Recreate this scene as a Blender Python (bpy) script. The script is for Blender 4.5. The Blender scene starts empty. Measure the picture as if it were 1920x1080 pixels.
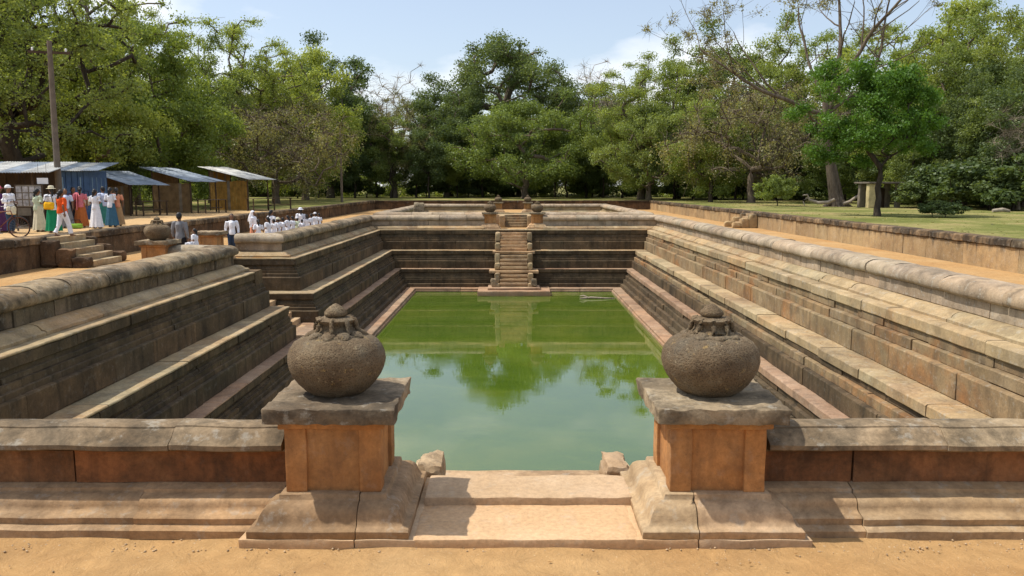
import bpy, bmesh, math, random
import numpy as np
from mathutils import Vector, Matrix, noise

R = math.radians
SC = bpy.context.scene
COL = SC.collection
random.seed(7)
RNG = np.random.default_rng(7)

# ------------------------------------------------------------------ camera
cd = bpy.data.cameras.new('camera')
cam = bpy.data.objects.new('camera', cd)
COL.objects.link(cam)
cam.location = (0, 0, 2.6)
cam.rotation_euler = (R(90 - 7.3), 0, 0)
cd.sensor_width = 36
cd.lens = 28.125
cd.clip_start = 0.05
cd.clip_end = 6000
SC.camera = cam

# ------------------------------------------------------------------ light
SUN_EL = 60.5
SUN_AZ = 274.0            # compass-like: 0 = +Y, 90 = +X ; sun stands to the left, a little ahead
az = R(SUN_AZ)
sdir = Vector((math.sin(az) * math.cos(R(SUN_EL)), math.cos(az) * math.cos(R(SUN_EL)), math.sin(R(SUN_EL))))
sl = bpy.data.lights.new('sun', 'SUN')
sl.energy = 4.15
sl.angle = R(0.55)
sl.color = (1.0, 0.94, 0.84)
sun = bpy.data.objects.new('sun', sl)
COL.objects.link(sun)
sun.rotation_euler = sdir.to_track_quat('Z', 'Y').to_euler()

world = bpy.data.worlds.new('World')
SC.world = world
world.use_nodes = True
wn, wl = world.node_tree.nodes, world.node_tree.links
wn.clear()
sky = wn.new('ShaderNodeTexSky')
sky.sky_type = 'NISHITA'
sky.sun_disc = False
sky.sun_elevation = R(SUN_EL)
sky.sun_rotation = R(SUN_AZ)
sky.air_density = 1.0
sky.dust_density = 1.6
sky.ozone_density = 1.5
bg = wn.new('ShaderNodeBackground'); bg.inputs['Strength'].default_value = 0.15
wo = wn.new('ShaderNodeOutputWorld')
tcw = wn.new('ShaderNodeTexCoord')
mpw = wn.new('ShaderNodeMapping'); mpw.inputs['Scale'].default_value = (1.3, 1.3, 3.2)
mpw.inputs['Location'].default_value = (0.35, 0.2, 0.55)
nzw = wn.new('ShaderNodeTexNoise'); nzw.inputs['Scale'].default_value = 2.2
nzw.inputs['Detail'].default_value = 7; nzw.inputs['Roughness'].default_value = 0.52
crw = wn.new('ShaderNodeValToRGB')
crw.color_ramp.elements[0].position = 0.49; crw.color_ramp.elements[0].color = (0.20, 0.20, 0.20, 1)
crw.color_ramp.elements[1].position = 0.65; crw.color_ramp.elements[1].color = (0.95, 0.95, 0.95, 1)
mxw = wn.new('ShaderNodeMix'); mxw.data_type = 'RGBA'
mxw.inputs['B'].default_value = (7.3, 7.35, 7.45, 1)
wl.new(tcw.outputs['Generated'], mpw.inputs['Vector'])
wl.new(mpw.outputs['Vector'], nzw.inputs['Vector'])
wl.new(nzw.outputs['Fac'], crw.inputs['Fac'])
wl.new(crw.outputs['Color'], mxw.inputs['Factor'])
wl.new(sky.outputs['Color'], mxw.inputs['A'])
wl.new(mxw.outputs['Result'], bg.inputs['Color'])
wl.new(bg.outputs['Background'], wo.inputs['Surface'])

SC.view_settings.view_transform = 'Standard'
SC.view_settings.look = 'None'
SC.view_settings.gamma = 1
SC.view_settings.exposure = 0.18
SC.view_settings.use_curve_mapping = False
SC.render.engine = 'CYCLES'
SC.cycles.max_bounces = 8
SC.cycles.diffuse_bounces = 4
SC.cycles.transparent_max_bounces = 8

# ------------------------------------------------------------------ helpers
def tag(o, label=None, cat=None, group=None, kind=None):
    if label: o['label'] = label
    if cat: o['category'] = cat
    if group: o['group'] = group
    if kind: o['kind'] = kind
    return o

def empty(name, loc=(0, 0, 0), rz=0.0):
    o = bpy.data.objects.new(name, None)
    o.empty_display_size = 0.2
    COL.objects.link(o)
    o.location = loc
    o.rotation_euler = (0, 0, rz)
    return o

def link(name, me, mat=None, parent=None, loc=None):
    o = bpy.data.objects.new(name, me)
    COL.objects.link(o)
    if mat is not None and len(me.materials) == 0:
        me.materials.append(mat)
    if parent is not None:
        o.parent = parent
    if loc is not None:
        o.location = loc
    return o

def use_mat(o, mat):
    if len(o.data.materials) == 0:
        o.data.materials.append(mat)
    o.material_slots[0].link = 'OBJECT'
    o.material_slots[0].material = mat
    return o

def mesh(name, v, f, smooth=None):
    me = bpy.data.meshes.new(name)
    me.from_pydata([tuple(p) for p in v], [], [tuple(q) for q in f])
    if smooth is not None:
        me.shade_smooth()
        me.set_sharp_from_angle(angle=R(smooth))
    return me

class MB:
    """collects simple shapes into one mesh"""
    def __init__(self):
        self.v = []; self.f = []
    def add(self, v, f):
        b = len(self.v)
        self.v += [tuple(p) for p in v]
        self.f += [tuple(i + b for i in q) for q in f]
    def box(self, c, s, rz=0.0, rx=0.0, ry=0.0):
        m = Matrix.Translation(Vector(c)) @ Matrix.Rotation(rz, 4, 'Z') @ Matrix.Rotation(ry, 4, 'Y') @ Matrix.Rotation(rx, 4, 'X')
        x, y, z = s[0] / 2, s[1] / 2, s[2] / 2
        v = [m @ Vector(p) for p in ((-x, -y, -z), (x, -y, -z), (x, y, -z), (-x, y, -z), (-x, -y, z), (x, -y, z), (x, y, z), (-x, y, z))]
        self.add(v, [(0, 3, 2, 1), (4, 5, 6, 7), (0, 1, 5, 4), (1, 2, 6, 5), (2, 3, 7, 6), (3, 0, 4, 7)])
    def tube(self, pts, rad, n=8, cap=True):
        pts = [Vector(p) for p in pts]
        rings = []
        for i, p in enumerate(pts):
            a = pts[max(i - 1, 0)]; b = pts[min(i + 1, len(pts) - 1)]
            t = (b - a)
            if t.length < 1e-6: t = Vector((0, 0, 1))
            t.normalize()
            ref = Vector((0, 0, 1)) if abs(t.z) < 0.9 else Vector((1, 0, 0))
            x = t.cross(ref).normalized(); y = t.cross(x).normalized()
            r = rad[i] if isinstance(rad, (list, tuple)) else rad
            rx, ry = r if isinstance(r, (list, tuple)) else (r, r)
            rings.append([p + x * math.cos(2 * math.pi * k / n) * rx + y * math.sin(2 * math.pi * k / n) * ry for k in range(n)])
        v = [q for r_ in rings for q in r_]; f = []
        for i in range(len(pts) - 1):
            for k in range(n):
                f.append((i * n + k, (i + 1) * n + k, (i + 1) * n + (k + 1) % n, i * n + (k + 1) % n))
        if cap:
            f.append(tuple(range(n))); f.append(tuple(reversed(range((len(pts) - 1) * n, len(pts) * n))))
        self.add(v, f)
    def lathe(self, prof, n=32, c=(0, 0, 0), mod=None):
        v = []; f = []
        for i, (r, z) in enumerate(prof):
            for k in range(n):
                a = 2 * math.pi * k / n
                rr = r * (mod(a, z) if mod else 1.0)
                v.append((c[0] + rr * math.cos(a), c[1] + rr * math.sin(a), c[2] + z))
        for i in range(len(prof) - 1):
            for k in range(n):
                f.append((i * n + k, i * n + (k + 1) % n, (i + 1) * n + (k + 1) % n, (i + 1) * n + k))
        f.append(tuple(reversed(range(n)))); f.append(tuple(range((len(prof) - 1) * n, len(prof) * n)))
        self.add(v, f)
    def ball(self, c, r, n=12, m=8, rz=0.0):
        rx, ry, rz_ = r if isinstance(r, (list, tuple)) else (r, r, r)
        v = []; f = []
        cz, sz = math.cos(rz), math.sin(rz)
        for i in range(m + 1):
            th = math.pi * (i + 0.001) / (m + 0.002)
            for k in range(n):
                a = 2 * math.pi * k / n
                x, y, z = rx * math.sin(th) * math.cos(a), ry * math.sin(th) * math.sin(a), rz_ * math.cos(th)
                v.append((c[0] + x * cz - y * sz, c[1] + x * sz + y * cz, c[2] + z))
        for i in range(m):
            for k in range(n):
                f.append((i * n + k, (i + 1) * n + k, (i + 1) * n + (k + 1) % n, i * n + (k + 1) % n))
        self.add(v, f)
    def me(self, name, smooth=None):
        return mesh(name, self.v, self.f, smooth)
    def build(self, name, mat, parent=None, smooth=None):
        return link(name, self.me(name, smooth), mat, parent)

def wob(p, amp, fr=1.6, seed=0.0):
    q = Vector((p[0] * fr + seed, p[1] * fr - seed, p[2] * fr * 1.7 + seed * 0.5))
    return noise.noise_vector(q) * amp

def rough_box(name, c, s, mat, parent=None, amp=0.012, div=0.12, bev=0.02, fr=4.0, rz=0.0, taper=None, smooth=40):
    """a worn stone slab: bevelled, subdivided and pushed about by noise"""
    bm = bmesh.new()
    bmesh.ops.create_cube(bm, size=1.0)
    for v in bm.verts:
        v.co = Vector((v.co.x * s[0], v.co.y * s[1], v.co.z * s[2]))
        if taper and v.co.z > 0:
            v.co.x *= taper; v.co.y *= taper
    if bev > 0:
        bmesh.ops.bevel(bm, geom=list(bm.edges), offset=bev, segments=2, profile=0.6, affect='EDGES')
    for ax in range(3):
        n = int(s[ax] / div)
        for i in range(1, n):
            p = Vector((0, 0, 0)); p[ax] = -s[ax] / 2 + s[ax] * i / n
            nn = Vector((0, 0, 0)); nn[ax] = 1
            bmesh.ops.bisect_plane(bm, geom=bm.verts[:] + bm.edges[:] + bm.faces[:], plane_co=p, plane_no=nn)
    M = Matrix.Translation(Vector(c)) @ Matrix.Rotation(rz, 4, 'Z')
    for v in bm.verts:
        w = M @ v.co
        v.co = w + wob(w, amp, fr) + wob(w, amp * 0.5, fr * 3.1)
    me = bpy.data.meshes.new(name)
    bm.to_mesh(me); bm.free()
    me.shade_smooth(); me.set_sharp_from_angle(angle=R(smooth))
    return link(name, me, mat, parent)

# ------------------------------------------------------------------ materials
class NT:
    def __init__(self, name):
        self.m = bpy.data.materials.new(name)
        self.m.use_nodes = True
        self.n = self.m.node_tree.nodes; self.l = self.m.node_tree.links
        self.n.clear()
        self.out = self.n.new('ShaderNodeOutputMaterial')
        self.geo = self.n.new('ShaderNodeNewGeometry')
        self.oi = self.n.new('ShaderNodeObjectInfo')
    def pos(self, scale=(1, 1, 1), rand=False):
        mp = self.n.new('ShaderNodeMapping'); mp.inputs['Scale'].default_value = scale
        self.l.new(self.geo.outputs['Position'], mp.inputs['Vector'])
        if rand:
            c = self.n.new('ShaderNodeCombineXYZ')
            mm = self.math('MULTIPLY', self.oi.outputs['Random'], 37.0)
            self.l.new(mm, c.inputs[0]); self.l.new(mm, c.inputs[2])
            self.l.new(c.outputs[0], mp.inputs['Location'])
        return mp.outputs['Vector']
    def noise(self, vec, scale, detail=5, rough=0.55, dist=0.0):
        t = self.n.new('ShaderNodeTexNoise')
        t.inputs['Scale'].default_value = scale; t.inputs['Detail'].default_value = detail
        t.inputs['Roughness'].default_value = rough; t.inputs['Distortion'].default_value = dist
        self.l.new(vec, t.inputs['Vector'])
        return t.outputs['Fac']
    def ramp(self, fac, stops):
        r = self.n.new('ShaderNodeValToRGB')
        e = r.color_ramp.elements
        while len(e) < len(stops): e.new(0.5)
        for i, (p, c) in enumerate(stops):
            e[i].position = p
            e[i].color = (c, c, c, 1) if not isinstance(c, (tuple, list)) else tuple(c) + (1,)
        self.l.new(fac, r.inputs['Fac'])
        return r.outputs['Color']
    def mix(self, a, b, fac, mode='MIX'):
        x = self.n.new('ShaderNodeMix'); x.data_type = 'RGBA'; x.blend_type = mode
        for s, val in (('A', a), ('B', b)):
            if isinstance(val, (tuple, list)): x.inputs[s].default_value = tuple(val) + (1,)
            else: self.l.new(val, x.inputs[s])
        if isinstance(fac, (int, float)): x.inputs['Factor'].default_value = fac
        else: self.l.new(fac, x.inputs['Factor'])
        return x.outputs['Result']
    def math(self, op, a, b=0.0, c=None):
        m = self.n.new('ShaderNodeMath'); m.operation = op
        for i, val in enumerate((a, b) if c is None else (a, b, c)):
            if isinstance(val, (int, float)): m.inputs[i].default_value = val
            else: self.l.new(val, m.inputs[i])
        return m.outputs[0]
    def xyz(self):
        s = self.n.new('ShaderNodeSeparateXYZ')
        self.l.new(self.geo.outputs['Position'], s.inputs[0])
        return s.outputs
    def bump(self, h, strength=0.4, dist=0.02, prev=None):
        b = self.n.new('ShaderNodeBump')
        b.inputs['Strength'].default_value = strength; b.inputs['Distance'].default_value = dist
        self.l.new(h, b.inputs['Height'])
        if prev is not None: self.l.new(prev, b.inputs['Normal'])
        return b.outputs['Normal']
    def principled(self, col, rough=0.9, normal=None, spec=0.25, metal=0.0):
        p = self.n.new('ShaderNodeBsdfPrincipled')
        if isinstance(col, (tuple, list)): p.inputs['Base Color'].default_value = tuple(col) + (1,)
        else: self.l.new(col, p.inputs['Base Color'])
        if isinstance(rough, (int, float)): p.inputs['Roughness'].default_value = rough
        else: self.l.new(rough, p.inputs['Roughness'])
        p.inputs['Specular IOR Level'].default_value = spec
        p.inputs['Metallic'].default_value = metal
        if normal is not None: self.l.new(normal, p.inputs['Normal'])
        self.l.new(p.outputs['BSDF'], self.out.inputs['Surface'])
        return p

def stone_mat(name, cols, dark=(0.05, 0.045, 0.038), stain=0.6, lichen=0.3, streak=0.6, tilt=(0.46, 0.66), bump=0.5, alt=None, altamt=0.35, speck=0.15, fineblot=0.5, drip=0.0):
    """weathered sandstone: body colours, per block tint, dark algae blotches and runs, pale lichen"""
    t = NT(name)
    p = t.pos(); pr = t.pos(rand=True)
    body = t.ramp(t.noise(pr, 1.3, 6, 0.6), [(0.3, cols[0]), (0.5, cols[1]), (0.72, cols[2])])
    if alt is not None:
        body = t.mix(body, alt, t.math('MULTIPLY', t.ramp(t.noise(p, 0.55, 4, 0.6, 0.4), [(0.5, 0.0), (0.62, 1.0)]), altamt))
    tint = t.ramp(t.oi.outputs['Random'], [(0.0, (0.74, 0.69, 0.64)), (0.25, (0.98, 0.95, 0.92)), (0.5, (1.09, 0.98, 0.86)), (0.75, (0.90, 0.92, 0.89)), (1.0, (1.12, 1.07, 1.0))])
    body = t.mix(body, tint, 1.0, 'MULTIPLY')
    fine = t.noise(p, 26.0, 6, 0.65)
    body = t.mix(body, t.ramp(fine, [(0.3, 0.72), (0.7, 1.18)]), 0.7, 'MULTIPLY')
    # blotches of black algae
    bl = t.ramp(t.noise(p, 1.1, 8, 0.68, 0.3), [(tilt[0], 0.0), (tilt[1], 1.0)])
    body = t.mix(body, dark, t.math('MULTIPLY', bl, stain))
    b2 = t.ramp(t.noise(p, 5.5, 8, 0.72, 0.4), [(0.47, 0.0), (0.66, 1.0)])
    body = t.mix(body, dark, t.math('MULTIPLY', b2, stain * fineblot))
    st = t.ramp(t.noise(t.pos((3.2, 3.2, 0.35)), 1.3, 5, 0.6, 0.2), [(0.5, 0.0), (0.68, 1.0)])
    body = t.mix(body, dark, t.math('MULTIPLY', st, streak))
    if drip:      # black runs that start under the coping and thin out downwards
        x, y, z = t.xyz()
        reach = t.math('MULTIPLY_ADD', t.noise(t.pos((2.6, 2.6, 0.12)), 1.2, 6, 0.7), 1.5, -0.72)
        df = t.ramp(t.math('ADD', t.math('SUBTRACT', z, 0.62), reach), [(0.0, 0.0), (0.32, 1.0)])
        body = t.mix(body, dark, t.math('MULTIPLY', df, drip))
    li = t.ramp(t.noise(p, 7.0, 5, 0.7), [(0.56, 0.0), (0.66, 1.0)])
    body = t.mix(body, (0.42, 0.40, 0.34), t.math('MULTIPLY', li, lichen))
    sp = t.ramp(t.noise(p, 60.0, 2, 0.5), [(0.62, 0.0), (0.7, 1.0)])
    body = t.mix(body, dark, t.math('MULTIPLY', sp, speck))
    n1 = t.bump(t.noise(p, 9.0, 7, 0.65), bump, 0.02)
    n2 = t.bump(fine, bump * 0.8, 0.006, n1)
    t.principled(body, 0.92, n2, 0.15)
    return t.m

M = {}
M['ledge'] = stone_mat('ledge_sandstone', [(0.36, 0.275, 0.165), (0.42, 0.33, 0.20), (0.48, 0.39, 0.26)], stain=0.4, lichen=0.35, streak=0.18, alt=(0.40, 0.24, 0.12), altamt=0.4)
M['face'] = stone_mat('face_sandstone', [(0.22, 0.155, 0.088), (0.285, 0.21, 0.122), (0.34, 0.265, 0.165)], dark=(0.06, 0.052, 0.04), stain=0.5, lichen=0.25, streak=0.45, alt=(0.33, 0.165, 0.065), altamt=0.75, bump=0.35, fineblot=0.45)
M['face_shade_algae'] = stone_mat('shade_algae_sandstone', [(0.095, 0.07, 0.042), (0.13, 0.095, 0.058), (0.175, 0.125, 0.075)], dark=(0.022, 0.02, 0.015), stain=0.62, lichen=0.10, streak=0.55, tilt=(0.42, 0.66), bump=0.25, fineblot=0.2)  # algae tone, with the shade of the unlit banks also put into the colour
M['pink'] = stone_mat('pink_sandstone', [(0.31, 0.195, 0.125), (0.38, 0.255, 0.17), (0.43, 0.31, 0.22)], stain=0.35, lichen=0.2, streak=0.25)
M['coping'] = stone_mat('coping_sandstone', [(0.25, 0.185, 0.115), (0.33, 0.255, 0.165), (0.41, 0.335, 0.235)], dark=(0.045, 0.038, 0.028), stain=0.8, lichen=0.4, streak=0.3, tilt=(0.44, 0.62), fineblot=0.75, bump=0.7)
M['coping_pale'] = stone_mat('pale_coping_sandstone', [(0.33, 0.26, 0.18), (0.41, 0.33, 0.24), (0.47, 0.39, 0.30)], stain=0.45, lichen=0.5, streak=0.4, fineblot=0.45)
M['cope_stained'] = stone_mat('stained_top_stone', [(0.18, 0.13, 0.08), (0.26, 0.19, 0.115), (0.33, 0.25, 0.16)], dark=(0.03, 0.025, 0.02), stain=0.85, lichen=0.2, streak=0.8, tilt=(0.40, 0.56))
M['base'] = stone_mat('base_sandstone', [(0.43, 0.285, 0.155), (0.49, 0.34, 0.20), (0.54, 0.40, 0.26)], dark=(0.13, 0.085, 0.05), stain=0.6, lichen=0.3, streak=0.15, tilt=(0.47, 0.66), fineblot=0.7)
M['panel'] = stone_mat('panel_sandstone', [(0.21, 0.095, 0.042), (0.28, 0.13, 0.06), (0.33, 0.175, 0.085)], dark=(0.035, 0.027, 0.02), stain=0.75, lichen=0.05, streak=0.5, tilt=(0.46, 0.64))
M['shaft'] = stone_mat('orange_sandstone', [(0.40, 0.185, 0.065), (0.48, 0.245, 0.095), (0.52, 0.30, 0.14)], dark=(0.11, 0.065, 0.04), stain=0.6, lichen=0.10, streak=0.45, tilt=(0.47, 0.70), speck=0.2, bump=0.55)
M['cap'] = stone_mat('cap_stone', [(0.25, 0.185, 0.12), (0.33, 0.26, 0.175), (0.43, 0.355, 0.25)], dark=(0.045, 0.036, 0.026), stain=0.8, lichen=0.35, streak=0.2, tilt=(0.46, 0.64), bump=0.8, fineblot=0.8)
M['slab'] = stone_mat('threshold_sandstone', [(0.47, 0.33, 0.195), (0.52, 0.38, 0.24), (0.57, 0.43, 0.29)], stain=0.12, lichen=0.2, streak=0.0, tilt=(0.55, 0.75))
M['retain'] = stone_mat('retaining_sandstone', [(0.34, 0.235, 0.13), (0.41, 0.30, 0.165), (0.46, 0.35, 0.215)], stain=0.3, lichen=0.25, streak=0.18, drip=0.8)
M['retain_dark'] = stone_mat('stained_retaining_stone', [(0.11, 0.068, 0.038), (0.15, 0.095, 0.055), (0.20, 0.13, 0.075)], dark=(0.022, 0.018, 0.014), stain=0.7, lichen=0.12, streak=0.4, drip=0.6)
M['core'] = stone_mat('joint_earth', [(0.05, 0.04, 0.03), (0.06, 0.05, 0.035), (0.08, 0.06, 0.04)], stain=0.4, lichen=0.0, streak=0.2)

def vase_mat():
    t = NT('vase_stone')
    p = t.pos()
    body = t.ramp(t.noise(p, 5.0, 8, 0.7), [(0.3, (0.065, 0.044, 0.026)), (0.52, (0.115, 0.082, 0.048)), (0.72, (0.22, 0.17, 0.105))])
    body = t.mix(body, (0.30, 0.20, 0.07), t.math('MULTIPLY', t.ramp(t.noise(p, 14.0, 3, 0.6), [(0.64, 0.0), (0.7, 1.0)]), 0.5))
    body = t.mix(body, (0.04, 0.036, 0.03), t.math('MULTIPLY', t.ramp(t.noise(p, 2.5, 7, 0.7), [(0.5, 0.0), (0.66, 1.0)]), 0.65))
    vo = t.n.new('ShaderNodeTexVoronoi'); vo.inputs['Scale'].default_value = 70
    t.l.new(t.pos((1, 1, 1.1)), vo.inputs['Vector'])
    body = t.mix(body, t.ramp(vo.outputs['Distance'], [(0.1, 0.55), (0.5, 1.5)]), 0.85, 'MULTIPLY')
    body = t.mix(body, (0.40, 0.33, 0.20), t.math('MULTIPLY', t.ramp(t.noise(p, 34.0, 4, 0.7), [(0.60, 0.0), (0.68, 1.0)]), 0.5))
    n1 = t.bump(vo.outputs['Distance'], 0.7, 0.006)
    n2 = t.bump(t.noise(p, 30, 7, 0.75), 0.7, 0.012, n1)
    t.principled(body, 0.9, n2, 0.2)
    return t.m
M['vase'] = vase_mat()

def sand_mat():
    t = NT('path_sand')
    p = t.pos()
    c = t.ramp(t.noise(p, 0.35, 6, 0.6, 0.3), [(0.3, (0.40, 0.225, 0.09)), (0.5, (0.45, 0.275, 0.12)), (0.7, (0.49, 0.32, 0.155))])
    c = t.mix(c, t.ramp(t.noise(p, 6.0, 8, 0.7), [(0.3, 0.80), (0.7, 1.14)]), 0.8, 'MULTIPLY')
    c = t.mix(c, (0.30, 0.175, 0.08), t.math('MULTIPLY', t.ramp(t.noise(p, 1.7, 8, 0.72, 0.6), [(0.48, 0.0), (0.72, 1.0)]), 0.55))
    c = t.mix(c, (0.66, 0.52, 0.34), t.math('MULTIPLY', t.ramp(t.noise(p, 90, 2, 0.5), [(0.66, 0.0), (0.72, 1.0)]), 0.5))
    n1 = t.bump(t.noise(p, 4.5, 8, 0.7, 0.6), 0.8, 0.06)
    n2 = t.bump(t.noise(p, 45, 6, 0.7), 0.5, 0.01, n1)
    t.principled(c, 0.97, n2, 0.08)
    return t.m
M['sand'] = sand_mat()

def lawn_mat():
    t = NT('lawn')
    p = t.pos()
    g = t.ramp(t.noise(p, 0.22, 7, 0.65, 0.4), [(0.30, (0.10, 0.12, 0.03)), (0.45, (0.165, 0.175, 0.052)), (0.56, (0.26, 0.235, 0.09)), (0.68, (0.36, 0.26, 0.135))])
    g = t.mix(g, t.ramp(t.noise(p, 4.0, 8, 0.75), [(0.3, 0.6), (0.7, 1.3)]), 0.85, 'MULTIPLY')
    s = t.ramp(t.noise(p, 0.8, 6, 0.65), [(0.3, (0.46, 0.30, 0.15)), (0.7, (0.55, 0.38, 0.20))])
    x, y, z = t.xyz()
    # trodden bare earth along the stalls, grass elsewhere
    wobble = t.math('MULTIPLY', t.math('SUBTRACT', t.noise(p, 0.25, 5, 0.6), 0.5), 14.0)
    m1 = t.math('LESS_THAN', t.math('ADD', x, t.math('MULTIPLY', wobble, 0.25)), -13.0)
    yy = t.n.new('ShaderNodeMapRange'); yy.inputs['From Min'].default_value = 58; yy.inputs['From Max'].default_value = 50
    t.l.new(t.math('ADD', y, wobble), yy.inputs['Value'])
    fac = t.math('MULTIPLY', m1, yy.outputs[0])
    c = t.mix(g, s, fac)
    n1 = t.bump(t.noise(p, 14, 6, 0.75), 0.8, 0.05)
    t.principled(c, 0.97, n1, 0.05)
    return t.m
M['lawn'] = lawn_mat()

def water_mat():
    t = NT('pond_water')
    p = t.pos()
    c = t.ramp(t.noise(p, 0.22, 6, 0.6, 0.5), [(0.3, (0.052, 0.094, 0.010)), (0.5, (0.073, 0.117, 0.012)), (0.72, (0.115, 0.145, 0.016))])
    c = t.mix(c, (0.16, 0.20, 0.03), t.math('MULTIPLY', t.ramp(t.noise(t.pos((1, 2.2, 1)), 0.9, 8, 0.75, 0.8), [(0.55, 0.0), (0.72, 1.0)]), 0.35))
    n1 = t.bump(t.noise(t.pos((1, 1.6, 1)), 1.3, 4, 0.6), 0.025, 0.03)
    rough = t.math('MULTIPLY_ADD', t.ramp(t.noise(p, 0.6, 5, 0.6), [(0.45, 0.0), (0.7, 1.0)]), 0.08, 0.012)
    pr = t.principled(c, rough, n1, 0.5)
    pr.inputs['IOR'].default_value = 1.9
    return t.m
M['water'] = water_mat()

def leaf_mat(name, c1, c2, trans=0.35):
    t = NT(name)
    at = t.n.new('ShaderNodeAttribute'); at.attribute_name = 'tint'
    c = t.mix(c1, c2, at.outputs['Fac'])
    c = t.mix(c, t.ramp(t.oi.outputs['Random'], [(0, (0.8, 0.85, 0.8)), (0.5, (1, 1, 1)), (1, (1.18, 1.12, 1.0))]), 1.0, 'MULTIPLY')
    d = t.n.new('ShaderNodeBsdfDiffuse'); tr = t.n.new('ShaderNodeBsdfTranslucent')
    g = t.n.new('ShaderNodeBsdfGlossy'); g.inputs['Roughness'].default_value = 0.45
    g.inputs['Color'].default_value = (0.6, 0.65, 0.6, 1)
    t.l.new(c, d.inputs['Color'])
    t.l.new(t.mix(c, (1.25, 1.2, 0.5), 1.0, 'MULTIPLY'), tr.inputs['Color'])
    m1 = t.n.new('ShaderNodeMixShader'); m1.inputs[0].default_value = trans
    t.l.new(d.outputs[0], m1.inputs[1]); t.l.new(tr.outputs[0], m1.inputs[2])
    m2 = t.n.new('ShaderNodeMixShader'); m2.inputs[0].default_value = 0.03
    t.l.new(m1.outputs[0], m2.inputs[1]); t.l.new(g.outputs[0], m2.inputs[2])
    t.l.new(m2.outputs[0], t.out.inputs['Surface'])
    return t.m
M['leaf_dark'] = leaf_mat('leaf_dark', (0.075, 0.115, 0.042), (0.17, 0.22, 0.085), 0.44)
M['leaf_mid'] = leaf_mat('leaf_mid', (0.14, 0.19, 0.050), (0.30, 0.36, 0.115), 0.46)
M['leaf_bright'] = leaf_mat('leaf_bright', (0.18, 0.235, 0.050), (0.345, 0.41, 0.125), 0.48)
M['leaf_vivid'] = leaf_mat('leaf_vivid', (0.055, 0.13, 0.018), (0.12, 0.235, 0.038), 0.42)
M['leaf_olive'] = leaf_mat('leaf_olive', (0.20, 0.195, 0.09), (0.34, 0.325, 0.16), 0.44)
M['leaf_dry'] = leaf_mat('leaf_dry', (0.26, 0.21, 0.13), (0.36, 0.3, 0.19), 0.3)

def bark_mat(name, a, b):
    t = NT(name)
    p = t.pos((1, 1, 0.3))
    c = t.ramp(t.noise(p, 5, 6, 0.65), [(0.3, a), (0.7, b)])
    t.principled(c, 0.95, t.bump(t.noise(p, 12, 6, 0.7), 0.8, 0.04), 0.1)
    return t.m
M['bark'] = bark_mat('bark', (0.075, 0.055, 0.040), (0.19, 0.155, 0.115))
M['bark_pale'] = bark_mat('bark_pale', (0.22, 0.18, 0.13), (0.40, 0.34, 0.26))
M['bark_dark'] = bark_mat('bark_dark', (0.030, 0.024, 0.018), (0.08, 0.065, 0.05))
M['deadwood'] = bark_mat('dead_wood', (0.24, 0.19, 0.14), (0.42, 0.36, 0.28))

def plain(name, col, rough=0.8, var=0.18, scale=6.0, spec=0.3, bump=0.15, metal=0.0):
    t = NT(name)
    p = t.pos()
    c = t.mix(col, t.ramp(t.noise(p, scale, 6, 0.65), [(0.3, 1 - var), (0.7, 1 + var)]), 1.0, 'MULTIPLY')
    t.principled(c, rough, t.bump(t.noise(p, scale * 4, 4, 0.6), bump, 0.01), spec, metal)
    return t.m
def cloth(name, col): return plain('cloth_' + name, col, 0.9, 0.14, 9.0, 0.1, 0.25)
M['wood'] = plain('wood_board', (0.18, 0.12, 0.06), 0.85, 0.35, 3.0, 0.15)
M['wood_dark'] = plain('wood_dark', (0.075, 0.052, 0.035), 0.85, 0.3, 3.0, 0.15)
M['wood_grey'] = plain('wood_grey', (0.20, 0.17, 0.13), 0.9, 0.3, 3.0, 0.1)
M['wood_yellow'] = plain('board_yellow', (0.27, 0.16, 0.04), 0.8, 0.35, 3.0, 0.15)
M['blue'] = plain('board_blue', (0.045, 0.095, 0.20), 0.75, 0.25, 2.0, 0.25)
M['blue_pale'] = plain('batten_blue', (0.16, 0.26, 0.36), 0.75, 0.2, 2.0, 0.25)
M['tin'] = plain('roof_sheet', (0.42, 0.42, 0.40), 0.6, 0.5, 1.6, 0.35, 0.1, 0.1)
M['tin_blue'] = plain('roof_sheet_blue', (0.24, 0.28, 0.33), 0.6, 0.5, 1.6, 0.35, 0.1, 0.1)
M['concrete'] = plain('concrete', (0.15, 0.125, 0.10), 0.9, 0.3, 2.0, 0.15)
M['plaster'] = plain('stained_plaster', (0.46, 0.38, 0.20), 0.9, 0.35, 1.5, 0.15)
M['white'] = plain('white_paint', (0.75, 0.75, 0.76), 0.6, 0.06)
M['paper'] = plain('poster_paper', (0.34, 0.33, 0.33), 0.8, 0.5, 7.0)
M['rubber'] = plain('tyre_rubber', (0.03, 0.028, 0.026), 0.8, 0.1)
M['rust'] = plain('rusty_rim', (0.16, 0.05, 0.03), 0.6, 0.3, 20, 0.4, 0.1, 0.3)
M['steel'] = plain('dull_steel', (0.30, 0.30, 0.31), 0.45, 0.15, 20, 0.5, 0.1, 0.8)
M['skin'] = plain('skin', (0.20, 0.105, 0.062), 0.6, 0.08, 4.0, 0.3, 0.05)
M['hair'] = plain('hair', (0.010, 0.009, 0.009), 0.5, 0.1, 20, 0.4)
M['eye'] = plain('eye', (0.02, 0.015, 0.012), 0.3, 0.02)
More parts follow.
